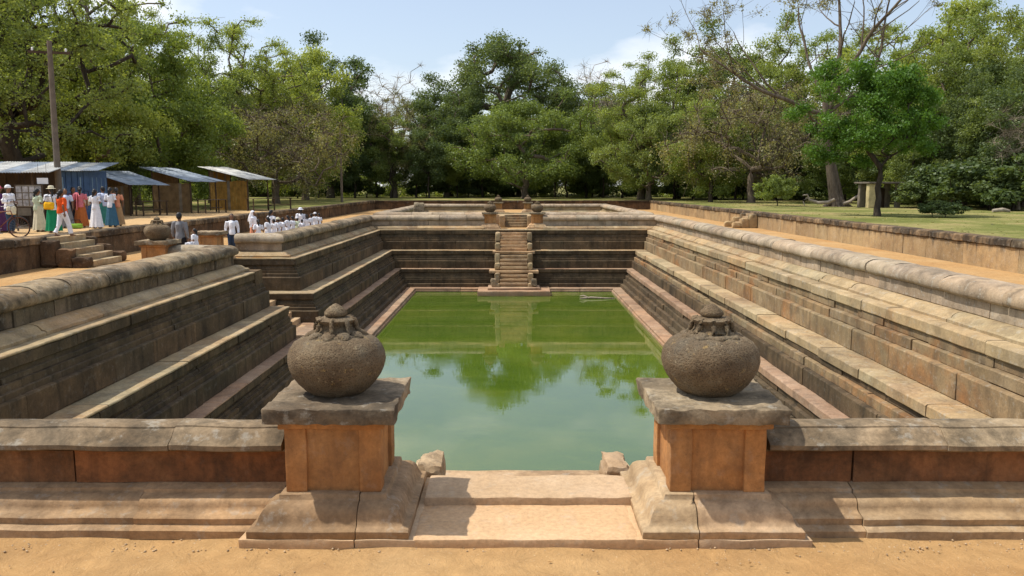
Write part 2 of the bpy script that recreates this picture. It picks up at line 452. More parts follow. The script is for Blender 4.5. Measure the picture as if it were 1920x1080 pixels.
for nm, c in dict(white=(0.74, 0.75, 0.80), cream=(0.60, 0.55, 0.40), orange=(0.72, 0.11, 0.025), green=(0.015, 0.22, 0.10), pink=(0.58, 0.17, 0.20),
                  rust=(0.42, 0.13, 0.04), maroon=(0.10, 0.02, 0.03), navy=(0.035, 0.06, 0.11), denim=(0.05, 0.13, 0.20), purple=(0.09, 0.035, 0.10), peach=(0.62, 0.27, 0.16), tan=(0.38, 0.24, 0.12),
                  grey=(0.20, 0.20, 0.21), black=(0.018, 0.017, 0.02), yellow=(0.78, 0.42, 0.02), lime=(0.22, 0.38, 0.05), palegreen=(0.52, 0.58, 0.42), teal=(0.05, 0.22, 0.19), skyblue=(0.5, 0.56, 0.72)).items():
    M['c_' + nm] = cloth(nm, c)

# ================================================================== SETTING
X0 = 0.1            # pond axis
W = 7.93            # half width at the top ledge
N1, F1 = 7.3, 47.6  # near and far ledge of the large pond
N2, F2 = 54.6, 77.2 # the smaller pond behind
NA, NB = 24.9, 28.8 # side entrance in the left wall
WL, WR = -15.0, 15.1
TZ = 0.94           # terrace level
WATER = -3.42

def sheet(name, rects, z, mat, grid=None, amp=0.0):
    v = []; f = []
    for (xa, xb, ya, yb) in rects:
        nx, ny = (1, 1)
        if grid:
            nx = max(1, min(190 if yb < 7 else 60, int((xb - xa) / grid))); ny = max(1, min(60, int((yb - ya) / grid)))
        b = len(v)
        for j in range(ny + 1):
            for i in range(nx + 1):
                x = xa + (xb - xa) * i / nx; y = ya + (yb - ya) * j / ny
                dz = 0.0
                if amp and 0 < i < nx and 0 < j < ny:
                    dz = noise.noise(Vector((x * 1.3, y * 1.3, 0.3))) * amp + noise.noise(Vector((x * 4, y * 4, 2.3))) * amp * 0.4
                if amp and 5.2 < y < 5.75 and 0 < i < nx:      # sand drifted against the front plinth
                    dz += 0.035 * math.exp(-((y - 5.6) / 0.13) ** 2) * max(0.0, 0.35 + noise.noise(Vector((x * 1.7, 3.1, 0))) + 0.5 * noise.noise(Vector((x * 6, 1.1, 0))))
                v.append((x, y, z + dz))
        for j in range(ny):
            for i in range(nx):
                a = b + j * (nx + 1) + i
                f.append((a, a + 1, a + nx + 2, a + nx + 1))
    o = link(name, mesh(name, v, f, 60 if amp else None), mat)
    return tag(o, kind='structure')

h = 0.9
hx0, hx1 = X0 - W - h, X0 + W + h
sheet('path', [(WL, WR, 2.2, 3.2), (WL, WR, 3.2, N1 - h), (WL, X0 - 10.6, N1 - h, F1 + h), (X0 - 10.6, hx0, N1 - h, NA), (X0 - 10.6, hx0, NB, F1 + h),
               (hx1, WR, N1 - h, F1 + h), (WL, WR, F1 + h, N2 - h), (WL, hx0, N2 - h, F2 + h), (hx1, WR, N2 - h, F2 + h), (WL, WR, F2 + h, 88.0)],
      0.0, M['sand'], 0.16, 0.016)
BIG = 1600
terr = sheet('lawn', [(-BIG, WL - 0.3, -BIG, BIG), (WR + 0.3, BIG, -BIG, BIG), (WL - 0.3, WR + 0.3, -BIG, 1.9), (WL - 0.3, WR + 0.3, 88.3, BIG)], TZ, M['lawn'])
wtr = sheet('pond_water', [(X0 - W + 1, X0 + W - 1, N1 + 1.0, F1 - 1.0)], WATER, M['water'])
sheet('back_pond_water', [(X0 - W - .5, X0 + W + .5, N2 - .5, F2 + .5)], -2.4, M['water'])
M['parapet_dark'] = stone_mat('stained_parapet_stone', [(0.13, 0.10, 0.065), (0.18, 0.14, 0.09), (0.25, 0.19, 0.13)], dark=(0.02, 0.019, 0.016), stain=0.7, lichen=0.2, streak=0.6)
M['mud'] = plain('pond_mud', (0.10, 0.08, 0.05), 0.95, 0.3, 1.0)
sheet('pond_bed', [(X0 - W - 3, X0 + W + 1, N1 - 1, F1 + 1)], -4.3, M['mud'])

# ---- courses of stone blocks ------------------------------------------------
def prism(A, t, n, prof, s0, s1, m0, m1, nseg, amp, gap, seed, fr=2.4):
    v = []; f = []; k = len(prof)
    for i in range(nseg + 1):
        a = i / nseg
        for (u, z) in prof:
            s = (s0 + m0 * u + gap) * (1 - a) + (s1 + m1 * u - gap) * a
            p = A + t * s + n * u + Vector((0, 0, z))
            if amp: p = p + wob(p, amp, fr, seed)
            v.append(p)
    for i in range(nseg):
        for j in range(k):
            f.append((i * k + j, (i + 1) * k + j, (i + 1) * k + (j + 1) % k, i * k + (j + 1) % k))
    f.append(tuple(range(k))); f.append(tuple(reversed(range(nseg * k, nseg * k + k))))
    return v, f

BLK = [0]
def course(parent, name, A, t, n, prof, s0, s1, m0, m1, mat, mean=1.9, amp=0.010, gap=0.007, seg=0.35, jit=0.009, smooth=35, cuts=None):
    """one course of separate stones along a straight run"""
    A = Vector(A); t = Vector(t); n = Vector(n)
    us = [p[0] for p in prof]; uref = sum(us) / len(us)
    lo = s0 + m0 * uref; hi = s1 + m1 * uref
    if cuts is None:
        cuts = []
        edge = max(us) - min(us)
        s = lo + max(mean * random.uniform(0.6, 1.3), edge)
        while s < hi - max(mean * 0.5, edge * 0.8):
            cuts.append(s); s += mean * random.uniform(0.6, 1.4)
    pts = [None] + cuts + [None]
    out = []
    for i in range(len(pts) - 1):
        a, b = pts[i], pts[i + 1]
        sa, ma = (s0, m0) if a is None else (a, 0.0)
        sb, mb = (s1, m1) if b is None else (b, 0.0)
        BLK[0] += 1
        ju, jz = random.gauss(0, jit), random.gauss(0, jit * 0.5)
        pr = [(u + ju, z + jz) for (u, z) in prof]
        L = (sb + mb * uref) - (sa + ma * uref)
        v, f = prism(A, t, n, pr, sa, sb, ma, mb, max(2, int(L / seg)), amp, gap, BLK[0] * 1.37)
        o = link(name, mesh(name, v, f, smooth), mat, parent)
        out.append(o)
    return out

def rect(face, z1, z0, back, c=0.018):
    return [(back, z0), (face + c, z0), (face, z0 + c), (face, z1 - c * 1.5), (face + c, z1 - c * 0.3), (face + c * 4, z1), (back, z1)]

def two(fa, za, fb, zm, zb, back):
    return [(back, zb), (fb, zb), (fb, zm - 0.012), (fb + 0.02, zm), (fa, zm), (fa, za), (back, za)]

TIERS = [
    ('ledge_stone', rect(0.0, 0.0, -0.26, 0.95, 0.025), 'ledge'),
    ('band_stone', rect(0.045, -0.26, -0.44, 0.7, 0.015), 'face'),
    ('band_stone', rect(-0.075, -0.44, -0.67, 0.6, 0.015), 'face'),
    ('wall_stone', rect(-0.20, -0.67, -1.17, 0.5), 'face'),
    ('ledge_stone', rect(-0.82, -1.17, -1.41, 0.1, 0.022), 'ledge'),
    ('band_stone', rect(-0.775, -1.41, -1.55, 0.0, 0.014), 'face_shade_algae'),
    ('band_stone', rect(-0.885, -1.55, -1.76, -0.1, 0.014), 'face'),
    ('wall_stone', rect(-1.02, -1.76, -2.19, -0.3), 'face_shade_algae'),
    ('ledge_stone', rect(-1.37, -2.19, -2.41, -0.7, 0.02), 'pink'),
    ('band_stone', rect(-1.33, -2.41, -2.56, -0.8, 0.014), 'face_shade_algae'),
    ('band_stone', rect(-1.45, -2.56, -2.78, -0.9, 0.014), 'face_shade_algae'),
    ('wall_stone', two(-1.60, -2.78, -1.78, -3.02, -3.22, -1.0), 'face_shade_algae'),
    ('plinth_stone', [(-1.3, -3.75), (-2.36, -3.75), (-2.36, -3.34), (-2.34, -3.32), (-2.3, -3.32), (-2.3, -3.24), (-2.28, -3.22), (-1.3, -3.22)], 'pink'),
]
CORE = [(0.03, -0.02, -0.5), (0.02, -0.48, -1.19), (-0.72, -1.2, -1.8), (-0.86, -1.78, -2.2), (-1.26, -2.22, -2.8), (-1.5, -2.78, -3.9)]

def stepped_wall(label, A, t, n, L, m0, m1, tiers=TIERS, core=CORE, mean=1.9, group='stepped pond walls', shade_side=False):
    e = empty('stepped_wall', (0, 0, 0))
    tag(e, label, 'wall', group)
    A = Vector(A)
    for (nm, prof, mt) in tiers:
        if shade_side and mt == 'face': mt = 'face_shade_algae'  # banks facing away from the sun: shade painted in along with the algae
        if shade_side and nm == 'band_stone':          # finer run of mouldings on these banks
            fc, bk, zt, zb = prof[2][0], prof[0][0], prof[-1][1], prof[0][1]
            prof = two(fc + 0.022, zt, fc - 0.03, (zt + zb) / 2, zb, bk)
        if shade_side and nm == 'ledge_stone':  # fascia darkened in colour for shade and algae, paler tread kept on top
            fc, bk, zt, zb = prof[2][0], prof[0][0], prof[-1][1], prof[0][1]
            course(e, 'fascia_stone', A, t, n, rect(fc, zt - 0.045, zb, bk), 0, L, m0, m1, M['face_shade_algae'], mean)
            prof = rect(fc - 0.012, zt, zt - 0.045, bk, 0.012)
        course(e, nm, A, t, n, prof, 0, L, m0, m1, M[mt], mean * (1.4 if shade_side else 0.8 if nm == 'band_stone' else 1.0), jit=0.008 if shade_side else 0.016 if nm == 'band_stone' else 0.009)
    mb = MB()
    for (u, z1, z0) in core:
        v, f = prism(A, Vector(t), Vector(n), [(1.1, z0), (u + 0.1, z0), (u + 0.1, z1), (1.1, z1)], 0, L, m0, m1, 1, 0, 0.01, 0)
        mb.add(v, f)
    mb.build('wall_core', M['core'], e)
    return e

ROLL = [(1.0, 0.004), (0.30, 0.004), (0.295, 0.06), (0.33, 0.085), (0.38, 0.09), (0.41, 0.13), (0.46, 0.17), (0.53, 0.195), (0.60, 0.20), (1.0, 0.20)]
PFACE = rect(0.64, 0.50, 0.20, 1.34, 0.012)
COPE = [(0.60, 0.50), (0.55, 0.52), (0.52, 0.57), (0.52, 0.64), (0.54, 0.71), (0.60, 0.77), (0.69, 0.815), (0.82, 0.835), (1.12, 0.835), (1.25, 0.815), (1.34, 0.77), (1.40, 0.71), (1.42, 0.64), (1.42, 0.57), (1.38, 0.5)]

def parapet(label, A, t, n, L, m0, m1, mean=1.7, group='parapets round the pond', face='coping_pale', cope='coping_pale'):
    e = empty('parapet', (0, 0, 0))
    tag(e, label, 'parapet', group)
    course(e, 'moulding_stone', A, t, n, ROLL, 0, L, m0, m1, M['ledge'], mean * 1.5, amp=0.012)
    course(e, 'wall_stone', A, t, n, PFACE, 0, L, m0, m1, M[face], mean * 1.1, amp=0.008)
    course(e, 'coping_stone', A, t, n, COPE, 0, L, m0, m1, M[cope], mean, amp=0.022, jit=0.012, smooth=50)
    return e

EY = (0, 1, 0); EX = (1, 0, 0); NX = (-1, 0, 0); NY = (0, -1, 0)
# right, far, left (two lengths with the side entrance between them), near
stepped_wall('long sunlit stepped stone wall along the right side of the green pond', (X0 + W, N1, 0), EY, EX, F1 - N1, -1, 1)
parapet('sunlit rounded parapet running along the right side of the green pond', (X0 + W, N1, 0), EY, EX, F1 - N1, -1, 1)
stepped_wall('stepped stone wall at the far end of the green pond behind the stair', (X0 - W, F1, 0), EX, EY, 2 * W, -1, 1, mean=1.6, shade_side=True)
parapet('far end parapet to the left of the far stair and its vase pillar', (X0 - W, F1, 0), EX, EY, W - 1.75, -1, 0)
parapet('far end parapet to the right of the far stair and its vase pillar', (X0 + 1.75, F1, 0), EX, EY, W - 1.75, 0, 1)
stepped_wall('shaded stepped wall on the left of the pond beyond the side entrance', (X0 - W, NB, 0), EY, NX, F1 - NB, 1, 1, shade_side=True)
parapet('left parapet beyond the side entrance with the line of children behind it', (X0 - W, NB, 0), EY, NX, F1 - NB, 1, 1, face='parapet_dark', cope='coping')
stepped_wall('dark shaded stepped wall at the near left, from the front corner to the side entrance', (X0 - W, N1, 0), EY, NX, NA - N1, -1, 0, shade_side=True)
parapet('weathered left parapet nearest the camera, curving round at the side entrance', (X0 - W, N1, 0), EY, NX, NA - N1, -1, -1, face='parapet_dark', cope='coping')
# flanks of the side entrance
stepped_wall('short stepped wall on the far flank of the left side entrance', (X0 - 10.5, NB, 0), EX, EY, 10.5 - W, 0, -1, mean=1.2, shade_side=True)
parapet('short parapet return on the far flank of the left side entrance', (X0 - 10.3, NB, 0), EX, EY, 10.3 - W, 0, -1, mean=1.2)
e = empty('flank_wall'); tag(e, 'plain stone flank on the near side of the left side entrance', 'wall')
for i in range(6):
    z1 = 0.0 - i * 0.62
    course(e, 'wall_stone', (X0 - W + 0.02, NA, 0), NX, NY, rect(0.0, z1, z1 - 0.62, 0.7), 0, 10.5 - W, 0, 0, M['face_shade_algae'], 1.1)
parapet('short parapet return on the near flank of the left side entrance', (X0 - W, NA, 0), NX, NY, 10.3 - W, 1, 0, mean=1.2)
stepped_wall('stepped wall at the near end of the pond below the front parapet', (X0 - W, N1, -0.16), EX, NY, 2 * W, -1, 1, mean=2.2)

# front parapet with its moulded base, seen from outside
def fu(y): return N1 - y
FBASE = [(0.70, 0.0), (fu(5.63), 0.0), (fu(5.63), 0.066), (fu(5.642), 0.074), (fu(5.69), 0.080), (fu(5.705), 0.084), (fu(5.70), 0.132), (fu(5.71), 0.143), (fu(5.76), 0.152), (fu(5.785), 0.165), (fu(5.795), 0.19), (fu(5.80), 0.215), (fu(5.82), 0.238), (fu(5.86), 0.252), (fu(5.905), 0.256), (fu(5.91), 0.285), (fu(5.94), 0.292), (fu(6.0), 0.31), (0.70, 0.31)]
FPANEL = [(1.12, 0.31), (fu(6.0), 0.31), (fu(6.0), 0.565), (1.12, 0.565)]
FCOPE = [(1.10, 0.565), (fu(5.97), 0.565), (fu(5.96), 0.595), (fu(5.87), 0.60), (fu(5.85), 0.612), (fu(5.85), 0.648), (fu(5.87), 0.662), (fu(5.91), 0.68), (fu(5.95), 0.715), (fu(5.975), 0.735), (fu(5.995), 0.740), (fu(5.998), 0.752), (fu(6.03), 0.758), (fu(6.12), 0.765), (fu(6.2), 0.755), (fu(6.24), 0.72), (fu(6.25), 0.64)]
def front_parapet(label, xa, xb, cuts_b, cuts_p, cuts_c):
    e = empty('parapet'); tag(e, label, 'parapet', 'front parapets')
    A = (xa, N1, 0)
    course(e, 'base_stone', A, EX, NY, FBASE, 0, xb - xa, 0, 0, M['base'], cuts=[c - xa for c in cuts_b], amp=0.007, seg=0.08, smooth=42, gap=0.003)
    course(e, 'wall_panel', A, EX, NY, FPANEL, 0, xb - xa, 0, 0, M['panel'], cuts=[c - xa for c in cuts_p], amp=0.008, seg=0.2)
    course(e, 'coping_stone', A, EX, NY, FCOPE, 0, xb - xa, 0, 0, M['coping'], cuts=[c - xa for c in cuts_c], amp=0.013, seg=0.06, smooth=40, gap=0.002, jit=0.003)
    return e
front_parapet('front parapet with rounded grey coping left of the entrance pillars', X0 - W - 1.4, X0 - 1.85, [-6.6, -4.6, -2.83], [-6.2, -3.4], [-5.6, -2.6])
front_parapet('front parapet with rounded grey coping right of the entrance pillars', X0 + 1.85, X0 + W + 1.4, [2.62, 4.5, 6.6], [2.65, 5.2], [3.3, 6.1])

# ---- retaining walls of the terrace ----------------------------------------
def retaining(label, A, t, n, L, face, cope, mean=2.2):
    e = empty('retaining_wall'); tag(e, label, 'wall', 'retaining walls of the terrace')
    course(e, 'wall_stone', A, t, n, rect(0, 0.74, -0.1, 0.5, 0.015), 0, L, 0, 0, M[face], mean, amp=0.02)
    course(e, 'coping_stone', A, t, n, rect(-0.05, 0.985, 0.74, 0.5, 0.03), 0, L, 0, 0, M[cope], mean * 0.9, amp=0.03)
    return e
retaining('long pale stained retaining wall along the right path below the lawn', (WR, 2.2, 0), EY, EX, 86, 'retain', 'cope_stained')
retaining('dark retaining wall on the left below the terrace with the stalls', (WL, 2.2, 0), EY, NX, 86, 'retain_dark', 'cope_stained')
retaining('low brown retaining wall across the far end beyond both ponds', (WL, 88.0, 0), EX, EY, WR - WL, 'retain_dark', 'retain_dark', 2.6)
retaining('retaining wall behind the camera side of the front path', (WL, 2.2, 0), EX, NY, WR - WL, 'retain', 'coping', 3.5)

# ---- the smaller pond behind -----------------------------------------------
T2 = [TIERS[0], TIERS[1], TIERS[2], TIERS[3], ('ledge_stone', rect(-0.82, -1.17, -2.6, 0.1, 0.022), 'ledge')]
C2 = CORE[:2] + [(-0.66, -1.2, -2.6)]
for lab, A, t, n, L in (('right', (X0 + W, N2, 0), EY, EX, F2 - N2), ('left', (X0 - W, N2, 0), EY, NX, F2 - N2), ('far', (X0 - W, F2, 0), EX, EY, 2 * W), ('near', (X0 - W, N2, 0), EX, NY, 2 * W)):
    stepped_wall('stepped wall on the %s side of the smaller pond behind' % lab, A, t, n, L, -1, 1, T2, C2, 3.0, 'walls of the back pond')
    if lab in ('right', 'left'):
        parapet('pale parapet along the %s side of the smaller pond behind' % lab, A, t, n, L, -1, 1, 2.6, 'parapets of the back pond', 'ledge')
    else:
        for sd, ax, m0, m1 in (('left', X0 - W, -1, 0), ('right', X0 + 1.75, 0, 1)):
            parapet('pale parapet at the %s end of the smaller pond, %s of its stair' % (lab, sd), (ax, A[1], 0), t, n, W - 1.75, m0, m1, 2.2, 'parapets of the back pond', 'ledge')

# ---- stairs into the ponds ---------------------------------------------------
def pond_stair(label, y0, d, full=True, cat='stair'):
    """flights of stone steps from the ledge down into the water; d = +1 runs towards +Y"""
    e = empty('stone_stair', (X0, y0, 0)); tag(e, label, cat)
    def bx(nm, xa, xb, ya, yb, za, zb, mat, amp=0.012, bev=0.018, div=0.3):
        ya, yb = sorted((y0 + d * ya, y0 + d * yb))
        o = rough_box(nm, ((xa + xb) / 2 + X0, (ya + yb) / 2, (za + zb) / 2), (xb - xa, yb - ya, zb - za), mat, None, amp, div, bev, 2.5)
        o.parent = e; o.matrix_parent_inverse = Matrix.Translation((-X0, -y0, 0))
        return o
    hw = 0.78
    levels = [(0.0, -1.17, 6, 0.05, 1.2), (-1.17, -2.19, 4, 1.5, 2.34), (-2.19, -3.22, 4, 2.62, 3.4)]
    slabs = [(-1.17, 1.22, 1.28), (-2.19, 1.40, 2.36)]
    for k, (za, zb, n, ya, yb) in enumerate(levels):
        dz = (za - zb) / (n + 1); dy = (yb - ya) / n
        for i in range(n):
            z1 = za - dz * (i + 1)
            bx('step', -hw, hw, ya + dy * i - 0.05, ya + dy * (i + 1) + 0.02, z1 - 0.15, z1, M['base'])
        # cheek stones on both sides
        for s in (-1, 1):
            for q in range(2):
                a = ya + (yb - ya) * q / 2; b = ya + (yb - ya) * (q + 1) / 2
                zt = za - (za - zb) * (q + 0.62) / 2
                xa, xb = sorted((s * (hw + 0.01), s * (hw + 0.30)))
                bx('cheek_stone', xa, xb, a - 0.02, b - 0.02, zb + 0.02 if q else zb + 0.3, zt + 0.22, M['ledge'], 0.03, 0.09, 0.14)
    for z, wd, ya in slabs:
        bx('landing_slab', -wd, wd, ya - 1.0, ya + 0.28, z - 0.14, z - 0.0, M['base'], 0.012, 0.02)
    bx('foot_slab', -2.0, 2.0, 2.2, 4.2, -3.42, -3.14, M['pink'], 0.015, 0.03)
    bx('foot_slab', -1.45, 1.45, 2.3, 3.75, -3.14, -3.02, M['pink'], 0.015, 0.03)
    for s in (-1, 1):
        bx('newel_stone', s * 1.12 - 0.16, s * 1.12 + 0.16, 3.05, 3.4, -3.02, -2.55, M['cap'], 0.05, 0.1, 0.12)
    # masonry under the flights
    mb = MB()
    for (ya, yb, zt) in ((-0.3, 0.62, -0.62), (0.6, 1.4, -1.32), (1.3, 2.5, -2.34), (2.4, 3.3, -3.05)):
        a, b = sorted((d * ya, d * yb))
        mb.box((0, (a + b) / 2, (zt - 3.6) / 2), (2 * hw + 0.5, b - a, zt + 3.6))
    mb.build('stair_core', M['face_shade_algae'], e)
    return e
pond_stair('stone stair descending in three flights at the far end of the green pond', F1, -1)
pond_stair('stone stair dropping into the pond right behind the front pillars', N1, 1)

# side stair inside the left entrance
e = empty('stone_stair', (X0 - 9.5, (NA + NB) / 2, 0)); tag(e, 'narrow stone stair in the left side entrance of the pond', 'stair')
for i in range(11):
    z1 = -0.2 * (i + 1)
    rough_box('step', (-0.9 + 0.3 * i, 0, z1 - 0.5), (0.32, NB - NA - 0.9, 1.0), M['base'], e, 0.012, 0.4, 0.02)
rough_box('landing_slab', (2.45, 0.05, -2.6), (1.5, 2.9, 0.8), M['pink'], e, 0.02, 0.4, 0.03)

# low stair between the ponds, with pale cheek blocks
e = empty('stone_stair', (X0 + 0.15, 50.0, 0)); tag(e, 'short stair with pale cheek blocks rising between the two ponds', 'stair')
for i in range(5):
    rough_box('step', (0, 0.3 * i + 0.15, 0.075 * (i + 1)), (1.35, 0.34, 0.15 * (i + 1)), M['face'], e, 0.008, 0.4, 0.015)
for s in (-1, 1):
    rough_box('cheek_stone', (s * 0.88, 0.3, 0.38), (0.34, 0.9, 0.76), M['ledge'], e, 0.03, 0.15, 0.05)
rough_box('top_slab', (0, 2.35, 0.37), (3.2, 1.6, 0.74), M['ledge'], e, 0.02, 0.4, 0.03)

# steps up to the terraces
def terrace_steps(label, x, yc, sx, wid, mat, n=5, rise=0.19, tread=0.3):
    e = empty('terrace_steps', (x, yc, 0)); tag(e, label, 'steps')
    for i in range(n):
        zt = rise * (n - i) - 0.0
        rough_box('step', (sx * (tread * i + tread / 2), 0, zt / 2), (tread + 0.02, wid, zt), M['ledge'], e, 0.015, 0.3, 0.02)
    for s in (-1, 1):
        for q in range(3):
            rough_box('cheek_stone', (sx * (0.26 + q * 0.5), s * (wid / 2 + 0.2), 0.43 - q * 0.13), (0.52, 0.36, 0.86 - 0.26 * q), M[mat], e, 0.05, 0.16, 0.1)
    return e
terrace_steps('stone steps with worn cheek stones climbing to the terrace on the left', WL + 0.02, 26.6, 1, 1.9, 'retain_dark')
terrace_steps('small broken stone steps against the right retaining wall', WR - 0.02, 50.3, -1, 1.4, 'retain', 5, 0.17, 0.22)

# ================================================================== PILLARS AND VASES
def make_pillar(label, x, y, joint, front=-1, rz=0.0):
    e = empty('stone_pillar', (x, y, 0), rz); tag(e, label, 'pillar', 'square pillars at the pond entrances')
    def bb(nm, ca, sz, mat, **k): return rough_box(nm, ca, sz, mat, e, **k)
    jx = joint
    for xa, xb in ((-0.64, jx), (jx, 0.64)):
        bb('plinth_stone', ((xa + xb) / 2, 0.03, 0.03), (xb - xa - 0.006, 1.26, 0.075), M['slab'], amp=0.012, div=0.1, bev=0.01)
    # moulded base: an ogee carried round four sides, cut by one joint
    prof = [(0.58, 0.066), (0.585, 0.072), (0.585, 0.122), (0.575, 0.132), (0.548, 0.138), (0.535, 0.148), (0.522, 0.175), (0.512, 0.21), (0.492, 0.245), (0.46, 0.27), (0.425, 0.282), (0.405, 0.285), (0.40, 0.29), (0.395, 0.325), (0.385, 0.333), (0.30, 0.336)]
    for xa, xb in ((-9, jx - 0.003), (jx + 0.003, 9)):
        v = []; f = []
        n = 12
        ring = []
        for (r, z) in prof:
            loop = []
            for side in range(4):
                for i in range(n):
                    a = -1 + 2 * i / n
                    p = [(a, -1), (1, a), (-a, 1), (-1, -a)][side]
                    q = Vector((p[0] * r, p[1] * r * 1.06 + 0.03, z))
                    q += wob(q + Vector((x, y, 0)), 0.005, 5.0)
                    q.x = min(max(q.x, xa), xb)
                    loop.append(q)
            ring.append(loop)
        m_ = 4 * n
        for l in ring: v += l
        for i in range(len(prof) - 1):
            for k in range(m_):
                f.append((i * m_ + k, i * m_ + (k + 1) % m_, (i + 1) * m_ + (k + 1) % m_, (i + 1) * m_ + k))
        f.append(tuple(range((len(prof) - 1) * m_, len(prof) * m_))); f.append(tuple(reversed(range(m_))))
        me = mesh('base_stone', v, f, 45)
        bm = bmesh.new(); bm.from_mesh(me)
        bmesh.ops.remove_doubles(bm, verts=bm.verts, dist=0.0004)
        bm.to_mesh(me); bm.free()
        link('base_stone', me, M['base'], e)
    bb('shaft', (0, 0, 0.585), (0.655, 0.655, 0.52), M['shaft'], amp=0.004, div=0.2, bev=0.008)
    for sx in (-1, 1):
        for sy in (-1, 1):
            bb('corner_strip', (sx * 0.275, sy * 0.275, 0.575), (0.16, 0.16, 0.49), M['shaft'], amp=0.006, div=0.1, bev=0.014)
    bb('neck', (0, 0, 0.855), (0.78, 0.78, 0.07), M['shaft'], amp=0.008, div=0.12, bev=0.015)
    bb('cap', (0, 0, 0.945), (0.96, 0.98, 0.115), M['cap'], amp=0.016, div=0.045, bev=0.014, fr=7.0, smooth=32)
    return e

def make_vase(label, x, y, z=1.0, rz=0.0, ribs=8, petals=10, wear=0.0):
    e = empty('stone_vase', (x, y, z), rz)
    mb = MB()
    prof = [(0.18, 0.0), (0.215, 0.012), (0.258, 0.045), (0.305, 0.10), (0.345, 0.16), (0.370, 0.22), (0.381, 0.28), (0.378, 0.335), (0.360, 0.39), (0.325, 0.437), (0.272, 0.472), (0.20, 0.495), (0.12, 0.50)]
    fine = []
    for i in range(len(prof) - 1):
        for k in range(3):
            a = k / 3
            fine.append((prof[i][0] * (1 - a) + prof[i + 1][0] * a, prof[i][1] * (1 - a) + prof[i + 1][1] * a))
    fine.append(prof[-1])
    mb.lathe(fine, 64, mod=lambda a, zz: 1 + 0.014 * noise.noise(Vector((math.cos(a) * 3 + wear * 5, math.sin(a) * 3, zz * 9))) + 0.006 * noise.noise(Vector((math.cos(a) * 14, math.sin(a) * 14 + wear, zz * 38))))
    mb.build('vase_body', M['vase'], e, 60)
    # lotus collar: drooping petals round a ribbed neck
    pet = MB()
    for k in range(petals):
        a = 2 * math.pi * k / petals + 0.2
        c, s = math.cos(a), math.sin(a)
        r_ = 1 + wear * random.uniform(-0.25, 0.05)
        pts = [(c * 0.14, s * 0.14, 0.51), (c * 0.175, s * 0.175, 0.514), (c * 0.21 * r_, s * 0.21 * r_, 0.499), (c * 0.24 * r_, s * 0.24 * r_, 0.482)]
        pet.tube(pts, [(0.03, 0.016), (0.054, 0.022), (0.05, 0.022), (0.018, 0.012)], 10)
    pet.lathe([(0.15, 0.500), (0.185, 0.512), (0.215, 0.506), (0.232, 0.490), (0.232, 0.478), (0.2, 0.478)], 90, mod=lambda a, zz: 1 + 0.07 * math.cos(petals * (a - 0.2)))
    pet.build('petal_collar', M['vase'], e, 60)
    nk = MB()
    nk.lathe([(0.19, 0.495), (0.155, 0.515), (0.128, 0.545), (0.124, 0.585), (0.145, 0.602), (0.150, 0.620), (0.125, 0.634), (0.085, 0.640), (0.05, 0.65)], 80, mod=lambda a, zz: 1 + 0.03 * math.cos(ribs * a))
    for k in range(ribs):
        a = 2 * math.pi * k / ribs
        c, s = math.cos(a), math.sin(a)
        nk.tube([(c * 0.115, s * 0.115, 0.628), (c * 0.146, s * 0.146, 0.618), (c * 0.158, s * 0.158, 0.585), (c * 0.164, s * 0.164, 0.548), (c * 0.185, s * 0.185, 0.518)], [0.018, 0.021, 0.019, 0.018, 0.014], 8)
    nk.build('ribbed_neck', M['vase'], e, 60)
    fn = MB()
    fn.lathe([(0.05, 0.640), (0.080, 0.648), (0.090, 0.664), (0.086, 0.684), (0.070, 0.706), (0.045, 0.728), (0.022, 0.744), (0.004, 0.752)], 28, mod=lambda a, zz: 1 + 0.02 * math.cos(9 * a) + wear * 0.10 * noise.noise(Vector((math.cos(a) * 4, math.sin(a) * 4, zz * 40))))
    fn.build('finial', M['vase'], e, 60)
    e.scale = (0.98, 0.98, 0.93)
    return tag(e, label, 'vase', 'stone vases on the pillars')

def copy_tree(o, parent=None, label=None, group=None):
    c = o.copy(); COL.objects.link(c); c.parent = parent
    if label: c['label'] = label
    if group: c['group'] = group
    for ch in list(o.children):
        copy_tree(ch, c)
    return c

make_pillar('orange stone pillar with worn grey cap at front left of the entrance', X0 - 1.43, 6.08, 0.20)
make_pillar('orange stone pillar with cracked dark cap at front right of the entrance', X0 + 1.43, 6.08, -0.18, rz=0.0)
v0 = make_vase('round carved stone vase with smooth finial on the front left pillar', X0 - 1.46, 6.10, 1.0)
def vase_at(label, x, y, rz, z=1.0, sc=1.0):
    c = copy_tree(v0, None, label); c.location = (x, y, z); c.rotation_euler = (0, 0, rz); c.scale = (0.98 * sc, 0.98 * sc, 0.93 * sc)
make_vase('round carved stone vase with knobbly finial on the front right pillar', X0 + 1.44, 6.10, 1.0, 1.1, 9, 9, 1.0)
def pillar_at(src, label, x, y, rz=0.0):
    c = copy_tree(src, None, label); c.location = (x, y, 0); c.rotation_euler = (0, 0, rz); return c
pl = [o for o in bpy.data.objects if o.name.startswith('stone_pillar')][0]
pillar_at(pl, 'vase pillar left of the stair at the far end of the green pond', X0 - 1.43, F1 + 1.05, math.pi)
vase_at('dark stone vase on the far pillar left of the far stair', X0 - 1.43, F1 + 1.05, 0.6)
pillar_at(pl, 'vase pillar right of the stair at the far end of the green pond', X0 + 1.43, F1 + 1.05, math.pi)
vase_at('dark stone vase on the far pillar right of the far stair', X0 + 1.43, F1 + 1.05, 2.0)
pillar_at(pl, 'small pillar left of the farthest entrance beyond the back pond', X0 - 1.43, F2 + 1.05, math.pi)
vase_at('farthest stone vase, the left of the two beyond the back pond', X0 - 1.43, F2 + 1.05, 0.3)
pillar_at(pl, 'small pillar right of the farthest entrance beyond the back pond', X0 + 1.43, F2 + 1.05, math.pi)
